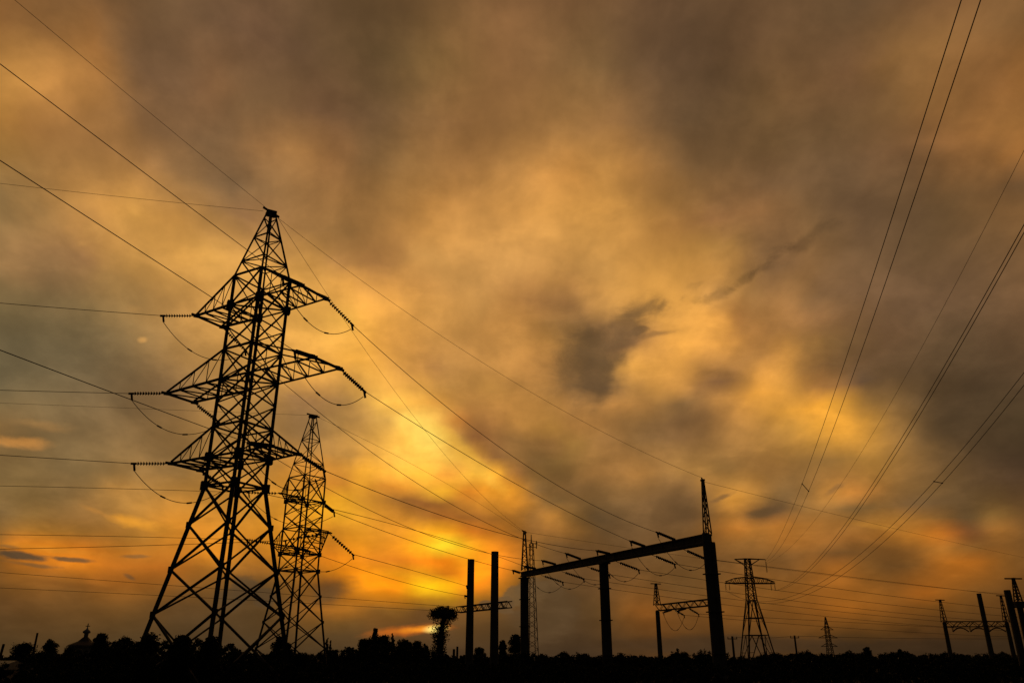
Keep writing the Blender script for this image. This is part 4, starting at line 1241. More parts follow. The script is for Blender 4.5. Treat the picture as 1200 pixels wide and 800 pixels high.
 [(0.0459,0.0277,0.0143),(0.0641,0.0358,0.0154),(0.0838,0.0441,0.0158),(0.1158,0.0554,0.0161),(0.1426,0.0588,0.0161),(0.3975,0.1461,0.011),(1.1574,0.2917,0.0085),(1.1481,0.3426,0.0071),(1.0055,0.3878,0.0101),(1.0864,0.4681,0.0125),(0.7012,0.1824,0.0127),(0.2861,0.1001,0.0174),(0.4588,0.169,0.0207),(0.6333,0.1726,0.0165),(1.0638,0.5528,0.0543),(0.9645,0.4292,0.0569),(0.2929,0.1058,0.0348),(0.4031,0.1732,0.0439),(0.4646,0.2086,0.0489),(0.4933,0.23,0.0528),(0.4733,0.2223,0.0537),(0.5218,0.2435,0.0592),(0.5657,0.2643,0.0635),(0.6388,0.3093,0.0776),(0.6277,0.3051,0.0785),(0.6114,0.2955,0.075),(0.5811,0.2742,0.0668),(0.4843,0.2233,0.0554),(0.3432,0.1592,0.0456),(0.2952,0.1394,0.0443),(0.2581,0.1264,0.0413),(0.1652,0.0809,0.0313)],
 [(0.0449,0.0271,0.0139),(0.0605,0.034,0.0148),(0.0737,0.0393,0.015),(0.0965,0.0475,0.0157),(0.1561,0.0692,0.014),(0.2861,0.108,0.0121),(0.7082,0.2175,0.0092),(1.2441,0.3121,0.0081),(1.068,0.2827,0.0086),(0.9681,0.2805,0.0108),(0.5203,0.1606,0.0133),(0.3722,0.1368,0.0195),(0.6418,0.2414,0.0223),(0.8844,0.3441,0.0216),(1.0002,0.4357,0.0314),(0.2401,0.0997,0.036),(0.3121,0.136,0.0375),(0.3887,0.1683,0.0429),(0.5142,0.2324,0.0519),(0.5878,0.2775,0.0591),(0.4987,0.2314,0.055),(0.5166,0.239,0.0569),(0.5466,0.2514,0.0595),(0.5786,0.2713,0.0677),(0.5789,0.2783,0.0726),(0.6065,0.2937,0.0758),(0.5893,0.2797,0.0687),(0.5044,0.2328,0.0569),(0.3838,0.179,0.0495),(0.3068,0.1453,0.0455),(0.2692,0.1287,0.0434),(0.1692,0.082,0.0316)],
 [(0.0437,0.0264,0.0135),(0.0591,0.0335,0.0135),(0.0635,0.0353,0.0142),(0.0733,0.0396,0.0149),(0.0834,0.044,0.0186),(0.1418,0.0639,0.0143),(0.1958,0.0821,0.0121),(0.3744,0.1329,0.011),(0.6235,0.1819,0.0112),(0.5602,0.1665,0.0112),(0.2969,0.1109,0.0151),(0.3689,0.1376,0.0168),(0.7095,0.2566,0.0199),(0.7321,0.2765,0.0187),(0.2743,0.1079,0.0329),(0.3294,0.1544,0.0397),(0.2715,0.1294,0.0369),(0.4563,0.205,0.0445),(0.5131,0.2322,0.0508),(0.4852,0.2232,0.0527),(0.5041,0.2312,0.0545),(0.4869,0.2242,0.0527),(0.5039,0.2277,0.0533),(0.4793,0.2159,0.0543),(0.4866,0.2286,0.061),(0.6007,0.2923,0.076),(0.5982,0.2847,0.0697),(0.5296,0.2442,0.058),(0.4346,0.2027,0.0535),(0.3206,0.1525,0.0467),(0.2751,0.1296,0.0448),(0.1708,0.0822,0.032)],
 [(0.0424,0.0256,0.0133),(0.0528,0.0306,0.0141),(0.0597,0.0334,0.0146),(0.0686,0.0373,0.0156),(0.0845,0.0433,0.0157),(0.1002,0.0488,0.016),(0.1272,0.0585,0.0154),(0.1482,0.0682,0.0157),(0.1599,0.0766,0.0164),(0.1971,0.0864,0.0173),(0.2083,0.0884,0.0211),(0.2318,0.104,0.0254),(0.4063,0.1692,0.0289),(0.1651,0.0905,0.032),(0.2353,0.1176,0.0289),(0.2029,0.1027,0.0315),(0.2545,0.1219,0.0321),(0.425,0.1939,0.0419),(0.486,0.2211,0.0484),(0.4543,0.2092,0.0501),(0.5006,0.2261,0.0537),(0.5109,0.2323,0.0539),(0.433,0.2,0.0498),(0.3549,0.1606,0.0453),(0.4222,0.1965,0.0521),(0.5611,0.2695,0.0689),(0.6077,0.2894,0.0698),(0.5691,0.2631,0.0605),(0.4936,0.2259,0.0553),(0.3366,0.1601,0.0477),(0.2624,0.1259,0.0438),(0.17,0.0814,0.032)],
 [(0.0422,0.0252,0.0131),(0.0528,0.0302,0.0141),(0.0594,0.0332,0.0147),(0.0687,0.0371,0.0153),(0.0794,0.0417,0.0163),(0.0936,0.0472,0.0167),(0.1078,0.0526,0.0174),(0.1194,0.0572,0.0186),(0.1298,0.0616,0.0207),(0.1511,0.0717,0.0221),(0.3092,0.1262,0.0245),(0.4311,0.1747,0.0277),(0.1394,0.0777,0.0259),(0.191,0.0932,0.0254),(0.1712,0.0866,0.0254),(0.201,0.1042,0.0271),(0.2577,0.1185,0.0338),(0.4381,0.2082,0.0408),(0.4268,0.198,0.0451),(0.3731,0.1758,0.0466),(0.4172,0.1922,0.0501),(0.4833,0.2262,0.0537),(0.3467,0.1682,0.0467),(0.3241,0.1501,0.0444),(0.4148,0.194,0.0493),(0.552,0.264,0.0665),(0.6187,0.2945,0.0696),(0.6038,0.28,0.0622),(0.5544,0.2471,0.056),(0.3429,0.1636,0.0473),(0.2478,0.1219,0.0427),(0.1672,0.0798,0.0317)],
 [(0.0433,0.0253,0.0129),(0.0542,0.0307,0.0142),(0.0622,0.0337,0.0143),(0.0731,0.0386,0.0149),(0.0864,0.0442,0.0159),(0.0982,0.0492,0.0173),(0.1092,0.053,0.0182),(0.1185,0.0564,0.0189),(0.131,0.0616,0.0196),(0.1448,0.0675,0.021),(0.2512,0.1073,0.0216),(0.2186,0.1036,0.0232),(0.1935,0.0945,0.0258),(0.16,0.0787,0.0248),(0.2023,0.1004,0.0275),(0.2496,0.1238,0.0309),(0.3044,0.1545,0.0323),(0.3301,0.1498,0.0363),(0.4278,0.1955,0.0488),(0.2473,0.1238,0.0407),(0.2621,0.1308,0.0423),(0.2905,0.1449,0.0442),(0.2804,0.1411,0.0438),(0.3238,0.152,0.047),(0.4535,0.2123,0.0567),(0.5764,0.2768,0.0684),(0.6337,0.3024,0.0699),(0.6256,0.2908,0.0627),(0.5705,0.2526,0.0559),(0.3366,0.161,0.0464),(0.2338,0.1184,0.0414),(0.1627,0.0776,0.0315)],
 [(0.0463,0.0259,0.0123),(0.0601,0.0322,0.0135),(0.0721,0.0363,0.0131),(0.0863,0.0419,0.0133),(0.1024,0.0507,0.0154),(0.1185,0.0558,0.017),(0.1251,0.058,0.0187),(0.1343,0.0603,0.0182),(0.1352,0.0613,0.0186),(0.1397,0.0653,0.0198),(0.1195,0.0626,0.022),(0.0956,0.056,0.0241),(0.1691,0.0874,0.0281),(0.2201,0.1088,0.0323),(0.3624,0.1661,0.0437),(0.325,0.1529,0.0399),(0.3004,0.141,0.0395),(0.3883,0.1769,0.0445),(0.337,0.159,0.045),(0.1732,0.0913,0.0361),(0.2232,0.1142,0.0394),(0.182,0.0953,0.0362),(0.2429,0.1232,0.0422),(0.4503,0.2173,0.0583),(0.553,0.263,0.0651),(0.6256,0.3047,0.0754),(0.6382,0.3045,0.0691),(0.6268,0.2911,0.0623),(0.5244,0.2389,0.0546),(0.3179,0.1525,0.0453),(0.22,0.1145,0.0402),(0.1568,0.0749,0.031)],
 [(0.0505,0.0263,0.0112),(0.0726,0.0342,0.0112),(0.0944,0.0409,0.0115),(0.1374,0.0542,0.012),(0.1857,0.069,0.0131),(0.1788,0.0701,0.015),(0.1575,0.0661,0.0166),(0.1443,0.0636,0.0178),(0.1362,0.0628,0.019),(0.1305,0.0629,0.0205),(0.1292,0.0652,0.023),(0.1429,0.0744,0.0263),(0.1849,0.0954,0.0319),(0.2634,0.1289,0.0377),(0.3319,0.1551,0.0414),(0.3405,0.1583,0.0423),(0.2951,0.1406,0.0394),(0.3071,0.1447,0.0396),(0.4859,0.2189,0.0532),(0.1206,0.0689,0.0324),(0.262,0.1366,0.046),(0.1766,0.0897,0.0362),(0.2495,0.1256,0.0439),(0.5077,0.2458,0.0625),(0.6206,0.2971,0.0694),(0.6498,0.3156,0.075),(0.6154,0.292,0.0661),(0.5984,0.2781,0.0604),(0.4867,0.2268,0.0537),(0.2932,0.1408,0.044),(0.2021,0.1076,0.0388),(0.15,0.0722,0.0303)],
 [(0.0528,0.0264,0.0105),(0.0793,0.0348,0.0105),(0.1021,0.0404,0.0098),(0.1489,0.0521,0.0099),(0.2454,0.0802,0.0121),(0.2059,0.0756,0.0141),(0.1668,0.0688,0.016),(0.1479,0.0652,0.0175),(0.1377,0.0639,0.019),(0.1339,0.0646,0.0208),(0.1359,0.0683,0.0236),(0.1504,0.0769,0.0274),(0.1904,0.0963,0.0323),(0.2564,0.1251,0.0373),(0.4104,0.184,0.0433),(0.3169,0.1504,0.0407),(0.2382,0.1209,0.0378),(0.2861,0.1399,0.0409),(0.4728,0.216,0.0525),(0.4866,0.2308,0.0585),(0.9558,0.4421,0.0798),(0.2078,0.102,0.0419),(0.358,0.1743,0.0522),(0.5568,0.2668,0.0639),(0.6509,0.3102,0.069),(0.6333,0.3017,0.0676),(0.5667,0.266,0.06),(0.539,0.2511,0.0567),(0.4737,0.2184,0.0529),(0.265,0.1278,0.0425),(0.1781,0.095,0.0371),(0.1432,0.0697,0.0297)],
 [(0.0523,0.026,0.0103),(0.0784,0.0348,0.0103),(0.1032,0.042,0.0106),(0.1344,0.0518,0.0114),(0.1486,0.0584,0.0127),(0.1481,0.0626,0.015),(0.1365,0.0621,0.0168),(0.1367,0.0628,0.0173),(0.136,0.0638,0.0187),(0.1393,0.0666,0.0206),(0.1446,0.0706,0.0237),(0.1567,0.0787,0.0275),(0.1833,0.0925,0.0322),(0.248,0.1217,0.0373),(0.302,0.1454,0.0401),(0.2816,0.1371,0.0387),(0.1985,0.1015,0.0342),(0.2147,0.1079,0.0359),(0.3469,0.1686,0.047),(0.7509,0.345,0.0684),(0.7859,0.357,0.0677),(0.6932,0.3167,0.0715),(0.5738,0.2701,0.063),(0.6709,0.3167,0.0677),(0.6847,0.323,0.0675),(0.6037,0.2837,0.0613),(0.4988,0.231,0.0528),(0.4576,0.2139,0.0515),(0.4404,0.2006,0.0513),(0.2256,0.1124,0.0399),(0.1542,0.082,0.0348),(0.1361,0.0673,0.0292)],
 [(0.0491,0.0251,0.0102),(0.0746,0.0341,0.0109),(0.0979,0.0415,0.011),(0.1287,0.0514,0.0116),(0.1465,0.0588,0.0128),(0.1436,0.0614,0.015),(0.1335,0.0615,0.0166),(0.1403,0.0643,0.0171),(0.1477,0.0676,0.0184),(0.161,0.0738,0.0204),(0.1612,0.077,0.0234),(0.135,0.0698,0.0269),(0.1772,0.0896,0.0321),(0.247,0.1221,0.0374),(0.3481,0.1696,0.0425),(0.2865,0.1409,0.039),(0.189,0.0932,0.0315),(0.1717,0.0852,0.0303),(0.2006,0.1073,0.0385),(0.558,0.2521,0.0556),(0.7552,0.339,0.0626),(0.8994,0.4056,0.0691),(0.8086,0.3713,0.0707),(0.8005,0.3728,0.0721),(0.7012,0.3279,0.0659),(0.5519,0.2571,0.0549),(0.4137,0.188,0.0445),(0.3877,0.1825,0.0471),(0.3466,0.1649,0.0483),(0.1849,0.0956,0.0369),(0.1321,0.0704,0.0315),(0.1295,0.0651,0.0285)],
 [(0.0461,0.024,0.0102),(0.0545,0.0286,0.0117),(0.095,0.041,0.0112),(0.1474,0.0561,0.0112),(0.1986,0.0721,0.0121),(0.178,0.07,0.0135),(0.1648,0.0686,0.0151),(0.1598,0.0692,0.0171),(0.1742,0.0758,0.0189),(0.2275,0.094,0.0204),(0.2891,0.1156,0.0224),(0.2224,0.1025,0.0273),(0.2523,0.1212,0.0336),(0.3672,0.1683,0.0386),(0.3512,0.1693,0.041),(0.2928,0.1435,0.039),(0.2317,0.1133,0.0353),(0.2031,0.1006,0.0346),(0.2812,0.1352,0.0405),(0.3058,0.1411,0.0423),(0.4684,0.2126,0.0516),(0.8228,0.3652,0.069),(0.8495,0.3819,0.0695),(0.7691,0.3585,0.0744),(0.6325,0.2941,0.0608),(0.5085,0.2376,0.0521),(0.3608,0.1637,0.0413),(0.3325,0.1587,0.0448),(0.26,0.1315,0.0456),(0.1428,0.0771,0.0324),(0.1161,0.0623,0.0285),(0.1238,0.0633,0.0281)],
 [(0.0473,0.0243,0.0098),(0.0722,0.0337,0.0106),(0.0987,0.0423,0.0109),(0.1419,0.055,0.0111),(0.1794,0.0669,0.0117),(0.1938,0.073,0.0128),(0.197,0.0765,0.0143),(0.1917,0.0768,0.0164),(0.183,0.0781,0.0193),(0.254,0.1053,0.0215),(0.5002,0.1747,0.0232),(0.4633,0.188,0.0301),(0.747,0.3119,0.0401),(0.4166,0.1926,0.0391),(0.2685,0.1366,0.0373),(0.3049,0.1481,0.0395),(0.2964,0.141,0.0391),(0.3124,0.1455,0.0401),(0.4174,0.1895,0.0457),(0.1672,0.0805,0.0351),(0.4319,0.1961,0.0484),(0.704,0.3079,0.0593),(0.7134,0.314,0.0599),(0.5936,0.2848,0.077),(0.5333,0.2499,0.055),(0.4728,0.2248,0.0507),(0.3379,0.1554,0.0439),(0.2857,0.1381,0.043),(0.2142,0.1112,0.0416),(0.1282,0.0703,0.0303),(0.106,0.057,0.0265),(0.1195,0.0621,0.0276)],
 [(0.0481,0.0242,0.0093),(0.0773,0.0347,0.01),(0.1053,0.0437,0.0105),(0.1416,0.055,0.011),(0.174,0.0653,0.0117),(0.1888,0.0716,0.0123),(0.1949,0.0756,0.0137),(0.2001,0.0796,0.0159),(0.1856,0.079,0.0184),(0.2585,0.1069,0.0213),(0.3803,0.1498,0.025),(0.1049,0.0543,0.0247),(0.4342,0.1947,0.0377),(0.4487,0.2017,0.0411),(0.354,0.1665,0.0411),(0.3463,0.1646,0.0416),(0.3734,0.1745,0.0424),(0.4588,0.2059,0.0444),(0.5601,0.2468,0.0474),(0.4611,0.209,0.0475),(0.4038,0.1839,0.046),(0.464,0.2044,0.048),(0.3705,0.1571,0.0418),(0.4126,0.196,0.0512),(0.4287,0.2043,0.052),(0.4202,0.2054,0.0493),(0.2901,0.1313,0.0448),(0.2508,0.1227,0.0416),(0.188,0.0982,0.0374),(0.1342,0.0725,0.0301),(0.1074,0.0575,0.026),(0.1174,0.0617,0.0275)],
 [(0.0456,0.023,0.0087),(0.0765,0.0341,0.0095),(0.1109,0.0448,0.0099),(0.1603,0.0591,0.0105),(0.205,0.0728,0.0112),(0.2201,0.0797,0.0126),(0.2123,0.0808,0.0145),(0.1723,0.072,0.0171),(0.1721,0.0755,0.0195),(0.3859,0.1395,0.021),(0.4592,0.1674,0.0251),(0.1002,0.0556,0.0256),(0.1741,0.0944,0.0331),(0.2851,0.1395,0.0389),(0.3771,0.1726,0.0428),(0.4003,0.1879,0.0429),(0.4403,0.2059,0.0443),(0.5619,0.2528,0.0447),(0.8611,0.3672,0.0499),(0.7101,0.3105,0.0562),(0.4294,0.1922,0.0463),(0.3905,0.1736,0.0456),(0.3655,0.1682,0.0456),(0.3522,0.1721,0.0508),(0.3133,0.1524,0.0462),(0.2823,0.139,0.0437),(0.2868,0.1338,0.0449),(0.2188,0.1087,0.0398),(0.1703,0.0897,0.0342),(0.1386,0.0738,0.0295),(0.1153,0.0609,0.0268),(0.1174,0.062,0.0276)],
 [(0.0392,0.0204,0.0084),(0.0666,0.0307,0.0091),(0.1051,0.0428,0.0094),(0.1751,0.0625,0.01),(0.2472,0.0824,0.011),(0.289,0.0964,0.0125),(0.2893,0.1011,0.0148),(0.2695,0.1006,0.0171),(0.2619,0.1019,0.0197),(0.3251,0.1225,0.0207),(0.3747,0.1471,0.025),(0.2998,0.1411,0.0351),(0.226,0.1148,0.034),(0.2536,0.1256,0.0351),(0.3307,0.1606,0.0396),(0.4413,0.2082,0.042),(0.5467,0.259,0.0453),(0.739,0.3264,0.0427),(0.6294,0.2841,0.0474),(0.5993,0.2678,0.0486),(0.5648,0.252,0.0507),(0.3936,0.1806,0.0503),(0.3615,0.1675,0.0482),(0.3252,0.1566,0.0516),(0.1915,0.0983,0.0389),(0.2092,0.1051,0.0387),(0.2881,0.1345,0.0459),(0.1799,0.0928,0.0373),(0.1602,0.0841,0.0316),(0.1459,0.0772,0.029),(0.125,0.0649,0.0278),(0.1187,0.0629,0.0279)],
 [(0.033,0.0179,0.0079),(0.0382,0.0212,0.0086),(0.0754,0.0337,0.009),(0.1723,0.0613,0.0093),(0.3289,0.1021,0.0102),(0.3122,0.1031,0.0125),(0.3832,0.1244,0.015),(0.4557,0.1485,0.0181),(0.1556,0.0681,0.0185),(0.2822,0.108,0.0207),(0.3294,0.1337,0.0259),(0.3265,0.1463,0.0328),(0.4851,0.2105,0.039),(0.3648,0.1668,0.038),(0.3025,0.1508,0.0385),(0.5167,0.2405,0.0402),(0.7901,0.3494,0.0406),(0.931,0.388,0.0381),(0.3561,0.1541,0.0395),(0.2502,0.1195,0.0379),(0.3283,0.1576,0.041),(0.3311,0.1524,0.0457),(0.3421,0.16,0.0496),(0.287,0.1396,0.0457),(0.1936,0.097,0.0367),(0.1914,0.0951,0.0354),(0.2303,0.114,0.0412),(0.1674,0.0872,0.0355),(0.152,0.0805,0.0303),(0.1546,0.08,0.0291),(0.1351,0.0693,0.0291),(0.1208,0.0642,0.0284)],
 [(0.0323,0.0171,0.0073),(0.0512,0.0244,0.008),(0.0781,0.0337,0.0083),(0.1429,0.0527,0.0089),(0.2289,0.077,0.0099),(0.2507,0.0859,0.0114),(0.2296,0.0849,0.0135),(0.1868,0.0782,0.0156),(0.215,0.0906,0.0203),(0.303,0.1159,0.0209),(0.3029,0.1314,0.0252),(0.1511,0.0874,0.0299),(0.506,0.1885,0.0303),(0.384,0.1682,0.0354),(0.3878,0.1854,0.0379),(0.6885,0.3045,0.0379),(0.8568,0.3655,0.0373),(0.7363,0.329,0.0377),(0.3067,0.1372,0.0371),(0.1544,0.0775,0.0265),(0.2173,0.1123,0.0375),(0.2517,0.1197,0.0421),(0.2129,0.1079,0.0386),(0.2414,0.1189,0.0406),(0.2291,0.1138,0.0393),(0.2032,0.1037,0.0373),(0.1942,0.1005,0.0378),(0.1555,0.0825,0.0338),(0.1466,0.0783,0.0305),(0.1596,0.0809,0.0294),(0.1369,0.0709,0.0297),(0.123,0.0655,0.0288)],
 [(0.0313,0.0163,0.0069),(0.0499,0.0231,0.0074),(0.0742,0.0313,0.0079),(0.119,0.0451,0.0084),(0.1814,0.0625,0.0093),(0.1973,0.07,0.0106),(0.1657,0.064,0.0119),(0.127,0.0539,0.0132),(0.1766,0.0715,0.0153),(0.3548,0.1326,0.019),(0.368,0.1532,0.0238),(0.2456,0.1153,0.0274),(0.2937,0.1295,0.0287),(0.3398,0.1544,0.0289),(0.399,0.1872,0.0336),(0.4834,0.2237,0.0378),(0.4669,0.2192,0.0379),(0.268,0.1337,0.0348),(0.0906,0.0532,0.03),(0.1525,0.0786,0.0314),(0.1841,0.0955,0.0365),(0.1958,0.0997,0.0397),(0.1678,0.0877,0.0379),(0.1899,0.0983,0.039),(0.1929,0.0999,0.0387),(0.1855,0.0978,0.0374),(0.1599,0.0856,0.035),(0.1424,0.0767,0.0326),(0.1459,0.078,0.0308),(0.1595,0.08,0.0301),(0.1345,0.0702,0.0294),(0.1249,0.0665,0.029)],
 [(0.029,0.0151,0.0067),(0.0405,0.0193,0.0073),(0.0597,0.0251,0.007),(0.0957,0.0379,0.008),(0.1671,0.0604,0.0089),(0.3558,0.1018,0.0092),(0.2633,0.0869,0.0111),(0.1478,0.0631,0.0135),(0.2392,0.0928,0.0168),(0.4572,0.1681,0.0193),(0.3277,0.1362,0.0233),(0.1543,0.0824,0.0312),(0.2395,0.1183,0.0323),(0.2813,0.1353,0.0358),(0.2976,0.1432,0.0341),(0.3238,0.1579,0.0391),(0.2859,0.1426,0.0386),(0.1934,0.1006,0.0319),(0.1502,0.0793,0.0306),(0.1375,0.0727,0.0312),(0.1624,0.0836,0.0352),(0.1737,0.0901,0.0391),(0.1794,0.0943,0.042),(0.1689,0.0895,0.0385),(0.1615,0.0867,0.0371),(0.1426,0.0769,0.0347),(0.1354,0.0735,0.0326),(0.134,0.0731,0.0317),(0.15,0.0793,0.031),(0.1613,0.0803,0.0308),(0.131,0.0694,0.0293),(0.1266,0.0671,0.0294)],
 [(0.0283,0.0147,0.0062),(0.0416,0.0196,0.0067),(0.0567,0.0249,0.0071),(0.0862,0.0353,0.008),(0.1395,0.0535,0.0093),(0.2114,0.074,0.0101),(0.3176,0.1,0.0108),(0.4046,0.124,0.0112),(0.385,0.1389,0.0176),(0.6462,0.1903,0.0169),(0.203,0.093,0.0221),(0.142,0.0754,0.0264),(0.1917,0.099,0.0309),(0.1818,0.0927,0.0289),(0.17,0.0884,0.0285),(0.1468,0.079,0.0278),(0.134,0.0731,0.0271),(0.1214,0.0665,0.0258),(0.1133,0.0627,0.0266),(0.1294,0.0694,0.0301),(0.1576,0.081,0.035),(0.16,0.0847,0.0381),(0.1589,0.0846,0.0385),(0.1542,0.083,0.0367),(0.1465,0.0792,0.0347),(0.1365,0.074,0.0328),(0.133,0.0718,0.0315),(0.1408,0.0752,0.032),(0.1617,0.0836,0.0317),(0.1613,0.0787,0.0322),(0.1278,0.0687,0.0289),(0.1281,0.0679,0.0294)],
 [(0.0272,0.0144,0.0061),(0.0397,0.0193,0.0065),(0.0543,0.0246,0.007),(0.0787,0.0332,0.008),(0.1173,0.0466,0.0096),(0.1675,0.0662,0.0126),(0.2696,0.0912,0.0117),(0.4087,0.1224,0.0114),(0.1761,0.0762,0.0165),(0.0725,0.0311,0.0166),(0.0924,0.0543,0.023),(0.1307,0.0708,0.026),(0.1316,0.0708,0.0258),(0.1324,0.07,0.0247),(0.1093,0.0596,0.0227),(0.0781,0.045,0.0195),(0.0815,0.0465,0.02),(0.0774,0.0438,0.0185),(0.087,0.0489,0.0213),(0.1167,0.0656,0.0288),(0.1401,0.0774,0.0345),(0.1514,0.081,0.0372),(0.1516,0.0813,0.0368),(0.1451,0.0784,0.0345),(0.1384,0.0754,0.0323),(0.1355,0.0734,0.0312),(0.145,0.0758,0.031),(0.1682,0.0839,0.0344),(0.175,0.0885,0.0316),(0.1879,0.0911,0.0317),(0.1201,0.0656,0.0289),(0.1301,0.0686,0.0297)],
 [(0.0258,0.0141,0.0058),(0.0333,0.0176,0.0061),(0.0432,0.0204,0.006),(0.0706,0.0289,0.0068),(0.1025,0.04,0.0087),(0.1363,0.0532,0.0109),(0.1872,0.0712,0.0126),(0.1985,0.0769,0.0125),(0.2118,0.0821,0.0154),(0.3507,0.1375,0.0225),(0.2424,0.1194,0.0262),(0.1579,0.0819,0.0248),(0.099,0.0523,0.0202),(0.0954,0.0517,0.0212),(0.0804,0.0452,0.0192),(0.0741,0.0425,0.0185),(0.0712,0.0414,0.0184),(0.0748,0.0429,0.0193),(0.0873,0.0497,0.0222),(0.1102,0.0629,0.028),(0.1329,0.0739,0.0332),(0.148,0.0794,0.0367),(0.1484,0.0793,0.0353),(0.1374,0.0745,0.0313),(0.1371,0.0749,0.0306),(0.1373,0.0741,0.0293),(0.1633,0.0818,0.0304),(0.2084,0.0976,0.0347),(0.1937,0.0955,0.0316),(0.2152,0.1033,0.0314),(0.1319,0.0691,0.0299),(0.1338,0.0699,0.0298)],
 [(0.0261,0.0141,0.0059),(0.0353,0.0179,0.0063),(0.044,0.021,0.0067),(0.0584,0.026,0.0072),(0.0789,0.0332,0.0083),(0.1001,0.0423,0.0106),(0.1298,0.0541,0.0126),(0.1438,0.0604,0.0136),(0.1513,0.0649,0.015),(0.1482,0.0654,0.0168),(0.1248,0.0594,0.0171),(0.1169,0.0585,0.0214),(0.0777,0.0411,0.0192),(0.0627,0.0345,0.0169),(0.0641,0.0368,0.0163),(0.0621,0.0366,0.0159),(0.0691,0.0405,0.018),(0.0789,0.0453,0.0205),(0.0933,0.0527,0.0237),(0.1103,0.0613,0.0275),(0.1308,0.0713,0.0318),(0.147,0.0783,0.0349),(0.152,0.0805,0.0343),(0.1494,0.0793,0.032),(0.1458,0.0778,0.0301),(0.1495,0.0782,0.0289),(0.1906,0.0905,0.0302),(0.27,0.1172,0.0351),(0.2285,0.1074,0.0324),(0.2172,0.1035,0.0314),(0.1446,0.0726,0.0304),(0.1399,0.0717,0.0301)],
 [(0.0259,0.0141,0.0059),(0.0351,0.0178,0.0062),(0.0439,0.021,0.0067),(0.0578,0.026,0.0074),(0.0734,0.032,0.0086),(0.0892,0.0387,0.01),(0.1016,0.044,0.0115),(0.11,0.0484,0.0126),(0.1134,0.0509,0.0139),(0.1134,0.0524,0.0152),(0.1113,0.0534,0.017),(0.0994,0.05,0.0182),(0.0931,0.0488,0.0199),(0.0784,0.0428,0.0187),(0.0608,0.0353,0.0151),(0.0565,0.0338,0.0142),(0.0733,0.0425,0.0188),(0.0943,0.0532,0.0243),(0.1001,0.0553,0.0245),(0.1147,0.062,0.027),(0.1349,0.0718,0.0316),(0.1544,0.0807,0.0346),(0.1635,0.0844,0.0343),(0.1666,0.0855,0.0325),(0.1656,0.0847,0.0309),(0.1709,0.0856,0.0301),(0.2287,0.1038,0.032),(0.279,0.121,0.034),(0.2486,0.1127,0.0327),(0.2238,0.1061,0.0317),(0.1551,0.0751,0.031),(0.1479,0.0744,0.0306)],
 [(0.026,0.014,0.0059),(0.0354,0.018,0.0062),(0.0445,0.0212,0.0067),(0.0591,0.0263,0.0075),(0.0759,0.0329,0.0086),(0.0935,0.0401,0.0105),(0.1091,0.047,0.0118),(0.1178,0.0512,0.0131),(0.1216,0.0541,0.0144),(0.118,0.0545,0.0157),(0.106,0.0514,0.0169),(0.0946,0.048,0.018),(0.0829,0.0437,0.0178),(0.0733,0.0401,0.017),(0.0685,0.0384,0.0164),(0.0709,0.0401,0.0172),(0.0788,0.0444,0.0194),(0.0908,0.0504,0.022),(0.1044,0.0565,0.0246),(0.1189,0.0629,0.0267),(0.1422,0.074,0.0318),(0.1648,0.0839,0.0351),(0.1827,0.0915,0.0348),(0.189,0.0932,0.033),(0.1899,0.0926,0.0314),(0.1865,0.0905,0.031),(0.2461,0.1101,0.0322),(0.2992,0.1287,0.0338),(0.2513,0.1112,0.0322),(0.2216,0.1037,0.0319),(0.164,0.0787,0.0314),(0.1569,0.0772,0.0308)],
 [(0.0258,0.014,0.0059),(0.0353,0.0179,0.0064),(0.0449,0.0214,0.0067),(0.0597,0.0267,0.0076),(0.077,0.0334,0.0089),(0.0945,0.0407,0.0104),(0.1093,0.0471,0.012),(0.1169,0.0513,0.013),(0.12,0.0537,0.0145),(0.1156,0.0538,0.0158),(0.1047,0.0511,0.0172),(0.0931,0.0475,0.0182),(0.0821,0.0436,0.0181),(0.072,0.0396,0.017),(0.0661,0.0375,0.016),(0.0696,0.0397,0.0171),(0.0816,0.0458,0.0201),(0.0939,0.0514,0.0225),(0.1069,0.0572,0.0245),(0.1224,0.064,0.027),(0.1414,0.0722,0.0296),(0.1632,0.0817,0.032),(0.1844,0.0905,0.033),(0.2003,0.096,0.0324),(0.2024,0.0961,0.0316),(0.1475,0.0776,0.0319),(0.3219,0.1322,0.0315),(0.3153,0.1374,0.0348),(0.2621,0.1128,0.0317),(0.2146,0.1004,0.0318),(0.1725,0.0823,0.0315),(0.1657,0.0799,0.0312)],
 [(0.0261,0.0141,0.0059),(0.0359,0.0182,0.0064),(0.0458,0.0218,0.0067),(0.0615,0.0273,0.0076),(0.0793,0.0343,0.0091),(0.0972,0.0418,0.0108),(0.1117,0.0484,0.0121),(0.1192,0.0521,0.0134),(0.1211,0.0546,0.0149),(0.1153,0.0539,0.0161),(0.1033,0.0508,0.0175),(0.0915,0.047,0.0185),(0.08,0.0428,0.0181),(0.0705,0.0392,0.0168),(0.0672,0.0382,0.0163),(0.073,0.0416,0.0179),(0.0857,0.0478,0.0209),(0.0978,0.0535,0.0233),(0.1119,0.0595,0.0254),(0.1289,0.067,0.0281),(0.1499,0.0764,0.0314),(0.1702,0.0847,0.0327),(0.1872,0.0909,0.0323),(0.1981,0.0942,0.0318),(0.1995,0.0943,0.0313),(0.2253,0.103,0.0314),(0.3011,0.1269,0.032),(0.3174,0.1345,0.0334),(0.3072,0.128,0.0317),(0.2048,0.0985,0.0322),(0.1841,0.0873,0.0319),(0.1759,0.0838,0.0317)],
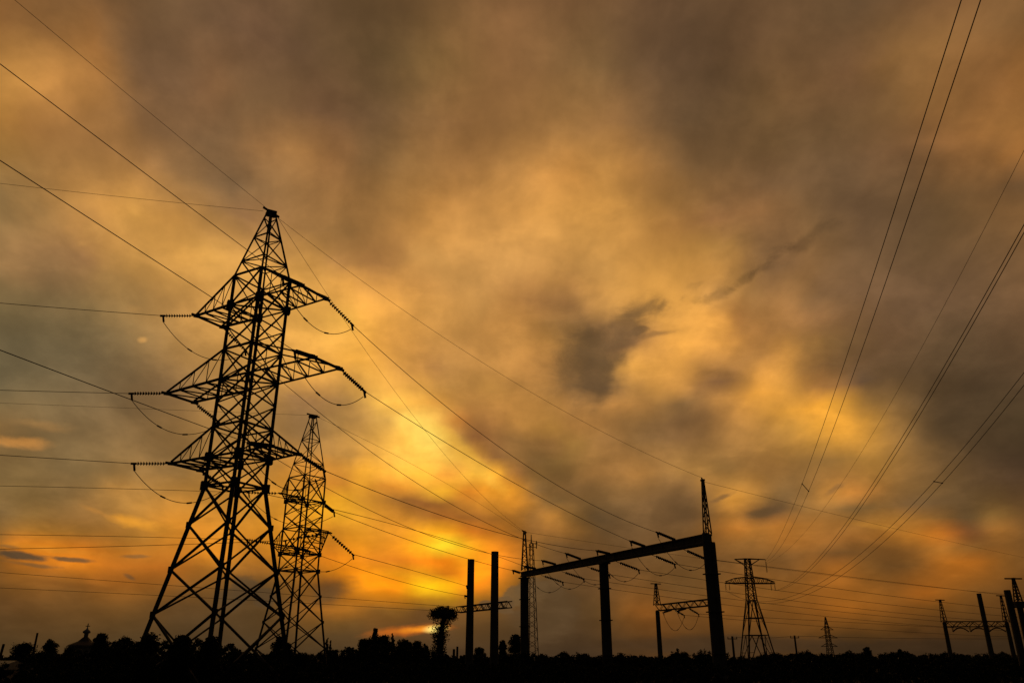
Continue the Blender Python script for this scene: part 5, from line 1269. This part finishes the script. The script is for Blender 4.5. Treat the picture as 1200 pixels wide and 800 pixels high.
 [(0.0248,0.0135,0.0056),(0.0344,0.0175,0.0061),(0.0442,0.0209,0.0066),(0.0595,0.0264,0.0074),(0.0771,0.0332,0.0087),(0.0946,0.0406,0.0105),(0.1079,0.0466,0.0118),(0.1142,0.0503,0.013),(0.1154,0.0521,0.0144),(0.1084,0.0512,0.0155),(0.0967,0.0481,0.0169),(0.0852,0.0442,0.0176),(0.0743,0.0401,0.0171),(0.0659,0.0369,0.0158),(0.0644,0.0367,0.0157),(0.072,0.0408,0.0178),(0.0849,0.0472,0.0206),(0.0963,0.0521,0.0226),(0.1105,0.0585,0.0248),(0.1277,0.0663,0.0278),(0.1479,0.0748,0.0302),(0.1673,0.0827,0.0312),(0.183,0.0884,0.031),(0.1921,0.091,0.0302),(0.1907,0.0902,0.03),(0.2262,0.1016,0.0299),(0.281,0.1193,0.0306),(0.2894,0.1219,0.0305),(0.2637,0.1146,0.0303),(0.1962,0.0946,0.0305),(0.1826,0.0864,0.0305),(0.1745,0.0829,0.0303)],
 [(0.0308,0.0167,0.007),(0.0432,0.0217,0.0076),(0.056,0.0264,0.0081),(0.0764,0.0338,0.0093),(0.0989,0.0426,0.0112),(0.1211,0.0521,0.0134),(0.1368,0.0593,0.015),(0.1436,0.0633,0.0165),(0.1428,0.0651,0.0182),(0.1323,0.0633,0.0199),(0.117,0.0589,0.0215),(0.1026,0.0538,0.022),(0.0888,0.0485,0.0207),(0.0804,0.0453,0.0195),(0.0825,0.047,0.0203),(0.0948,0.0534,0.0233),(0.1112,0.0612,0.0268),(0.1259,0.0678,0.029),(0.1458,0.0765,0.0322),(0.169,0.0867,0.0359),(0.1935,0.0972,0.0385),(0.2173,0.1065,0.0389),(0.2342,0.112,0.0382),(0.239,0.1131,0.0375),(0.2489,0.1162,0.0374),(0.3172,0.1378,0.0376),(0.3605,0.1525,0.0384),(0.3623,0.1526,0.0382),(0.3022,0.1352,0.0375),(0.2527,0.1184,0.0375),(0.2389,0.1124,0.0379),(0.2277,0.1078,0.038)],
]
SKY_CLOUDS = [
 (5.9, 20.38, 2.806, 2.819, -15, 0.95, 1.6, 'm', 0.1329, 0.0742, 0.0296, 0.72),
 (6.63, 19.38, 1.581, 1.223, 10, 0.55, 1.5, 'm', 0.1274, 0.0704, 0.0296, 0.45),
 (5.94, 21.55, 1.83, 1.349, 30, 0.8, 1.6, 'm', 0.1384, 0.0762, 0.0307, 0.4),
 (9.18, 23.05, 3.011, 1.34, 28, 0.95, 2.2, 'm', 0.15, 0.0802, 0.0319, 0.7),
 (10.34, 23.77, 1.437, 0.607, 22, 0.7, 1.9, 'm', 0.162, 0.0908, 0.0356, 0.35),
 (11.19, 22.13, 1.549, 0.273, 14, 0.8, 1.9, 'm', 0.2051, 0.1022, 0.0382, 0.6),
 (9.79, 22.4, 0.841, 0.304, 10, 0.5, 1.3, 'm', 0.162, 0.0865, 0.0343, 0.6),
 (-3.26, 13.5, 3.768, 0.723, -41, 0.75, 0.9, 'm', 0.9823, 0.5149, 0.0578, 0.6),
 (-6.63, 15.24, 2.419, 1.088, -35, 0.95, 0.9, 'm', 1.0, 0.7011, 0.1221, 0.6),
 (18.65, 26.12, 5.339, 0.877, 29, 0.95, 2.2, 'x', 0.84, 0.85, 0.87, 0.8),
 (22.85, 27.18, 2.365, 0.626, 28, 0.8, 1.9, 'x', 0.7, 0.71, 0.74, 0.85),
 (20.26, 26.43, 1.991, 0.579, 26, 0.7, 1.9, 'x', 0.66, 0.67, 0.7, 0.85),
 (18.05, 25.37, 1.583, 0.47, 27, 0.7, 1.9, 'x', 0.66, 0.67, 0.7, 0.85),
 (15.78, 24.5, 1.73, 0.476, 14, 0.7, 1.9, 'x', 0.66, 0.67, 0.7, 0.85),
 (14.39, 25.25, 0.7, 0.239, 20, 0.7, 1.6, 'x', 0.82, 0.83, 0.86, 0.7),
 (15.21, 19.22, 2.078, 0.537, -3, 0.95, 1.2, 'x', 0.76, 0.77, 0.8, 0.9),
 (3.39, 25.0, 2.453, 1.349, 0, 0.95, 1.8, 'x', 0.86, 0.87, 0.89, 0.7),
 (2.34, 3.25, 2.679, 2.433, 0, 0.5, 0.7, 'm', 0.0844, 0.0497, 0.0222, 0.7),
 (1.3, 4.53, 1.292, 0.954, 0, 0.3, 0.9, 'm', 0.117, 0.0666, 0.0273, 0.85),
 (0.24, 4.19, 0.939, 0.783, 0, 0.25, 0.9, 'm', 0.1221, 0.0704, 0.0284, 0.85),
 (-0.47, 3.58, 0.818, 0.611, 0, 0.25, 0.9, 'm', 0.107, 0.0612, 0.0262, 0.85),
 (-1.76, 3.58, 0.584, 0.333, 0, 0.3, 0.9, 'm', 0.117, 0.0648, 0.0273, 0.85),
 (2.65, 4.64, 1.291, 0.786, 0, 0.5, 0.9, 'm', 0.107, 0.0612, 0.0262, 0.6),
 (-17.76, 4.42, 1.176, 0.968, 0, 0.35, 0.9, 'm', 0.0844, 0.0482, 0.0203, 0.85),
 (-16.68, 3.91, 0.97, 0.806, 0, 0.35, 0.9, 'm', 0.0802, 0.0467, 0.0203, 0.85),
 (-18.69, 3.76, 1.053, 0.797, 0, 0.5, 0.9, 'm', 0.0887, 0.0513, 0.0212, 0.8),
 (-12.08, 4.43, 1.688, 0.825, 20, 0.9, 1.2, 'm', 0.0908, 0.0497, 0.0212, 0.6),
 (-31.16, 5.92, 2.366, 0.324, -5, 0.5, 1.1, 'm', 0.0976, 0.0578, 0.0273, 0.95),
 (-28.4, 5.84, 1.755, 0.183, -3, 0.6, 1.1, 'm', 0.1413, 0.0723, 0.0273, 0.9),
 (-30.25, 5.43, 1.957, 0.17, -5, 0.7, 1.2, 'm', 0.1559, 0.0802, 0.0273, 0.7),
 (-31.69, 6.38, 0.696, 0.119, -4, 0.7, 1.2, 'm', 0.1559, 0.0802, 0.0273, 0.7),
 (-24.71, 6.23, 0.986, 0.137, 3, 0.8, 1.2, 'm', 0.1946, 0.0931, 0.0296, 0.7),
 (-24.89, 4.93, 0.536, 0.156, -25, 0.8, 1.2, 'm', 0.1413, 0.0723, 0.0273, 0.7),
 (-28.23, 4.39, 3.442, 0.251, -5, 0.8, 1.2, 'x', 0.8, 0.8, 0.84, 0.8),
 (-25.14, 8.27, 2.278, 0.481, -11, 0.85, 1.2, 'm', 0.7529, 0.305, 0.0273, 0.8),
 (-27.21, 8.75, 1.728, 0.211, -20, 0.95, 1.2, 'm', 0.4851, 0.2051, 0.0382, 0.6),
 (-32.62, 12.54, 1.86, 0.465, 3, 0.9, 1.5, 'm', 0.6105, 0.2623, 0.0578, 0.75),
 (-31.71, 13.77, 1.816, 0.42, 0, 0.95, 1.6, 'm', 0.3515, 0.1812, 0.0545, 0.5),
 (-29.53, 6.38, 3.177, 0.304, -3, 0.9, 1.0, 'm', 0.5647, 0.2051, 0.0176, 0.6),
 (-7.03, 1.97, 3.081, 0.433, 5, 0.95, 0.9, 'm', 0.6105, 0.1384, 0.0116, 0.75),
 (-6.12, 2.08, 1.948, 0.271, 5, 0.95, 0.7, 'm', 0.956, 0.305, 0.0168, 0.8),
 (-5.2, 2.09, 0.977, 0.326, 6, 0.9, 0.3, 'm', 1.0, 0.7529, 0.1878, 0.98),
 (17.64, 9.37, 1.424, 0.394, 8, 0.8, 1.5, 'm', 0.1274, 0.0685, 0.0252, 0.75),
 (14.81, 10.53, 1.132, 0.23, 20, 0.8, 1.5, 'm', 0.1878, 0.0931, 0.0319, 0.75),
 (22.19, 10.65, 0.939, 0.222, 30, 0.9, 1.4, 'm', 0.2051, 0.1022, 0.0343, 0.6),
 (25.23, 1.8, 0.852, 0.349, 0, 0.9, 1.2, 'x', 0.68, 0.7, 0.74, 0.8),
 (24.4, 8.05, 2.195, 0.268, -10, 0.9, 1.1, 'm', 0.5149, 0.2159, 0.0296, 0.5),
 (-31.13, 26.11, 1.055, 0.59, 0, 0.95, 2.2, 'm', 0.6105, 0.305, 0.0802, 0.6),
 (-31.51, 25.41, 0.571, 0.268, 20, 0.9, 1.8, 'm', 0.5149, 0.2542, 0.0704, 0.5),
 (-26.7, 20.04, 0.355, 0.223, 10, 0.95, 1.4, 'm', 0.6105, 0.305, 0.0802, 0.6),
 (-27.39, 21.73, 0.806, 0.334, 10, 0.95, 2, 'm', 0.4287, 0.2232, 0.0648, 0.5),
 (14.64, 1.03, 10.227, 0.733, 0, 0.55, 0.6, 'm', 0.0513, 0.0284, 0.013, 0.7),
 (26.19, 0.81, 8.783, 0.685, 0, 0.55, 0.6, 'm', 0.0369, 0.0203, 0.0091, 0.7),
]



def build_world():
    w = bpy.data.worlds.new('World')
    scene.world = w
    w.use_nodes = True
    w.cycles.sampling_method = 'MANUAL'
    w.cycles.sample_map_resolution = 256
    nt = w.node_tree
    nt.nodes.clear()
    N, LK = nt.nodes, nt.links

    def put(sock, v):
        if isinstance(v, bpy.types.NodeSocket):
            LK.new(v, sock)
        else:
            sock.default_value = v

    def mt(op, a, b=0.0, c=0.0, clamp=False):
        n = N.new('ShaderNodeMath')
        n.operation = op
        n.use_clamp = clamp
        put(n.inputs[0], a)
        put(n.inputs[1], b)
        put(n.inputs[2], c)
        return n.outputs[0]

    def vm(op, a, b=None, c=None):
        n = N.new('ShaderNodeVectorMath')
        n.operation = op
        put(n.inputs[0], a)
        if b is not None:
            put(n.inputs[1], b)
        if c is not None:
            put(n.inputs[2], c)
        return n.outputs[0]

    def noise(vec, scale, detail, rough=.55, dist=0.0, lac=2.0):
        n = N.new('ShaderNodeTexNoise')
        n.inputs['Scale'].default_value = scale
        n.inputs['Detail'].default_value = detail
        n.inputs['Roughness'].default_value = rough
        n.inputs['Lacunarity'].default_value = lac
        n.inputs['Distortion'].default_value = dist
        LK.new(vec, n.inputs['Vector'])
        return n

    def sstep(x, lo, hi, a=0.0, b=1.0):
        n = N.new('ShaderNodeMapRange')
        n.interpolation_type = 'SMOOTHSTEP'
        put(n.inputs[0], x)
        for i, v in enumerate((lo, hi, a, b)):
            n.inputs[1 + i].default_value = v
        return n.outputs[0]

    def mix(f, a, b, mode='MIX'):
        n = N.new('ShaderNodeMix')
        n.data_type = 'RGBA'
        n.blend_type = mode
        put(n.inputs[0], f)
        put(n.inputs[6], a)
        put(n.inputs[7], b)
        return n.outputs[2]

    tc = N.new('ShaderNodeTexCoord').outputs['Generated']
    d = vm('NORMALIZE', tc)
    sp = N.new('ShaderNodeSeparateXYZ')
    LK.new(d, sp.inputs[0])
    x, y, z = sp.outputs
    # the cloud deck: directions thrown on to a flat layer overhead
    zz = mt('ADD', mt('MAXIMUM', z, 0.0), .3)
    cb = N.new('ShaderNodeCombineXYZ')
    LK.new(mt('DIVIDE', x, zz), cb.inputs[0])
    LK.new(mt('DIVIDE', y, zz), cb.inputs[1])
    deck = cb.outputs[0]
    fibre = vm('MULTIPLY', deck, (1.0, .38, 1.0))          # streaks drawn out along the wind
    az = mt('MULTIPLY', mt('ARCTAN2', x, y), 57.29578)
    el = mt('MULTIPLY', mt('ARCSINE', mt('MINIMUM', z, 1.0)), 57.29578)
    # billowing: shift every look-up by turbulence
    n1 = noise(d, 9.0, 3, .5, .3)
    n2 = noise(fibre, 7.0, 4, .55, .25)
    s1 = vm('SUBTRACT', n1.outputs['Color'], (.5, .5, .5))
    s2 = vm('SUBTRACT', n2.outputs['Color'], (.5, .5, .5))
    amp = sstep(el, 2.0, 26.0, .16, 1.0)
    sh = vm('ADD', vm('MULTIPLY', s1, (WARP1, WARP1, 0)), vm('MULTIPLY', s2, (WARP2, WARP2, 0)))
    n3 = noise(d, 30.0, 4, .55, .3)
    sh = vm('ADD', sh, vm('MULTIPLY', vm('SUBTRACT', n3.outputs['Color'], (.5, .5, .5)), (1.0, 1.0, 0)))
    sh = vm('MULTIPLY', sh, amp)
    ss = N.new('ShaderNodeSeparateXYZ')
    LK.new(sh, ss.inputs[0])
    azw = mt('ADD', az, ss.outputs[0])
    elw = mt('ADD', el, mt('MULTIPLY', ss.outputs[1], .55))
    lim = (len(SKY_COLUMNS) - 1) / 2 * SKY_STEP
    azc = mt('MAXIMUM', mt('MINIMUM', azw, lim), -lim)
    e0, e1 = SKY_ELEVATIONS[0], SKY_ELEVATIONS[-1]
    tt = mt('MULTIPLY_ADD', elw, 1 / (e1 - e0), -e0 / (e1 - e0), clamp=True)
    SIG = .55
    gbase = math.exp(-1 / (2 * SIG * SIG))
    nrm = 1.0 / (SIG * math.sqrt(2 * math.pi))
    acc = None
    for i, colr in enumerate(SKY_COLUMNS):
        c0 = i * SKY_STEP - lim
        t = mt('MULTIPLY_ADD', azc, 1 / SKY_STEP, -c0 / SKY_STEP)
        wgt = mt('POWER', gbase, mt('MULTIPLY', t, t))
        if i in (0, len(SKY_COLUMNS) - 1):
            pass
        r = N.new('ShaderNodeValToRGB')
        cr = r.color_ramp
        cr.interpolation = 'LINEAR'
        while len(cr.elements) > 1:
            cr.elements.remove(cr.elements[-1])
        for k, (e, rgb) in enumerate(zip(SKY_ELEVATIONS, colr)):
            pos = (e - e0) / (e1 - e0)
            el_ = cr.elements[0] if k == 0 else cr.elements.new(pos)
            el_.position = pos
            el_.color = (rgb[0], rgb[1], rgb[2], 1)
        LK.new(tt, r.inputs['Fac'])
        acc = mix(wgt, acc if acc is not None else (0, 0, 0, 1), r.outputs['Color'], 'ADD')
    col = mix(1.0, acc, (nrm, nrm, nrm, 1), 'MULTIPLY')
    # separate cloud scraps
    edge = noise(d, 16, 7, .62, .5)
    edge2 = noise(deck, 14, 6, .6, .6)
    ef = mt('SUBTRACT', mt('ADD', edge.outputs['Fac'], edge2.outputs['Fac']), 1.0)
    azs = mt('MULTIPLY_ADD', ss.outputs[0], .45, az)
    els = mt('MULTIPLY_ADD', ss.outputs[1], .35, el)
    for (a0, el0, rx, ry, rot, soft, en, mode, r_, g_, b_, op) in SKY_CLOUDS:
        k = math.cos(R(el0))
        dx = mt('MULTIPLY', mt('SUBTRACT', azs, a0), k)
        dy = mt('SUBTRACT', els, el0)
        c_, s_ = math.cos(R(rot)), math.sin(R(rot))
        u_ = mt('ADD', mt('MULTIPLY', dx, c_ / rx), mt('MULTIPLY', dy, s_ / rx))
        v_ = mt('ADD', mt('MULTIPLY', dx, -s_ / ry), mt('MULTIPLY', dy, c_ / ry))
        rr = mt('SQRT', mt('ADD', mt('MULTIPLY', u_, u_), mt('MULTIPLY', v_, v_)))
        rr = mt('MULTIPLY_ADD', ef, en, rr)
        msk = mt('MULTIPLY', sstep(rr, 1 - soft, 1.0 + soft * .15, 1.0, 0.0), op)
        if mode == 'm':
            col = mix(msk, col, (r_, g_, b_, 1))
        else:
            col = mix(msk, col, (r_, g_, b_, 1), 'MULTIPLY')
    # fine texture of the cloud sheet
    f1 = noise(fibre, 7.0, 8, .58, .3)
    f2 = noise(d, 22.0, 5, .55, .2)
    rt = N.new('ShaderNodeVectorRotate')
    rt.rotation_type = 'Z_AXIS'
    rt.inputs['Angle'].default_value = R(-9)
    LK.new(deck, rt.inputs['Vector'])
    f5 = noise(vm('MULTIPLY', rt.outputs[0], (1.0, .13, 1.0)), 5.5, 5, .52, .35)   # broad bands fanning from the sunset
    f3 = noise(deck, 6.5, 7, .56, .25)
    tex = mt('ADD', mt('MULTIPLY', mt('SUBTRACT', f1.outputs['Fac'], .5), TEX1), mt('MULTIPLY', mt('SUBTRACT', f2.outputs['Fac'], .5), TEX2))
    tex = mt('MULTIPLY_ADD', mt('SUBTRACT', f3.outputs['Fac'], .5), .6, tex)
    sheet = sstep(f3.outputs['Fac'], .42, .62)                # torn sheets lying over each other
    tex = mt('MULTIPLY_ADD', mt('SUBTRACT', sheet, .5), .10, tex)
    tex = mt('MULTIPLY_ADD', mt('SUBTRACT', f5.outputs['Fac'], .5), .75, tex)
    tex = mt('MULTIPLY', tex, sstep(el, 0.0, 10.0, .5, 1.0))
    col = mix(1.0, col, mt('MULTIPLY', mt('POWER', 2.718, tex), GAIN), 'MULTIPLY')
    # beyond the glow the overcast fades to dusk, round behind the camera and overhead
    dusk = mix(noise(deck, 1.5, 5).outputs['Fac'], (.007, .006, .005, 1), (.016, .012, .009, 1))
    far = mt('MAXIMUM', sstep(mt('ABSOLUTE', az), 43.0, 66.0), sstep(el, 47.0, 62.0))
    col = mix(far, col, dusk)
    below = sstep(z, -.2, -.02, 1.0, 0.0)
    col = mix(below, col, (.01, .008, .006, 1))
    bg = N.new('ShaderNodeBackground')
    LK.new(col, bg.inputs['Color'])
    bg.inputs['Strength'].default_value = 1.0
    sky = N.new('ShaderNodeTexSky')
    sky.sky_type = 'NISHITA'
    sky.sun_disc = False
    sky.sun_elevation = R(SUN_EL)
    sky.sun_rotation = R(SUN_AZ)
    sky.dust_density = 3
    bg2 = N.new('ShaderNodeBackground')
    LK.new(sky.outputs[0], bg2.inputs['Color'])
    bg2.inputs['Strength'].default_value = .05
    ms = N.new('ShaderNodeMixShader')
    ms.inputs[0].default_value = .985                     # cloud cover over the clear evening sky
    LK.new(bg2.outputs[0], ms.inputs[1])
    LK.new(bg.outputs[0], ms.inputs[2])
    out = N.new('ShaderNodeOutputWorld')
    LK.new(ms.outputs[0], out.inputs['Surface'])


WARP1, WARP2, TEX1, TEX2, GAIN = 3.6, 3.4, .52, .5, 1.06
SUN_EL, SUN_AZ = 2.3, -5.4
build_world()

sun = bpy.data.lights.new('sun', 'SUN')
sun.energy = .1
sun.angle = R(6)
sun.color = (1.0, .55, .2)
so = bpy.data.objects.new('sun', sun)
COL.objects.link(so)
to_sun = Vector((math.sin(R(SUN_AZ)) * math.cos(R(SUN_EL)), math.cos(R(SUN_AZ)) * math.cos(R(SUN_EL)), math.sin(R(SUN_EL))))
so.rotation_euler = to_sun.to_track_quat('Z', 'Y').to_euler()
so.location = (0, -5, 30)

scene.view_settings.view_transform = 'Standard'
scene.view_settings.look = 'None'
scene.view_settings.exposure = 0
scene.view_settings.gamma = 1
scene.view_settings.use_curve_mapping = False
scene.cycles.max_bounces = 3
scene.cycles.diffuse_bounces = 2
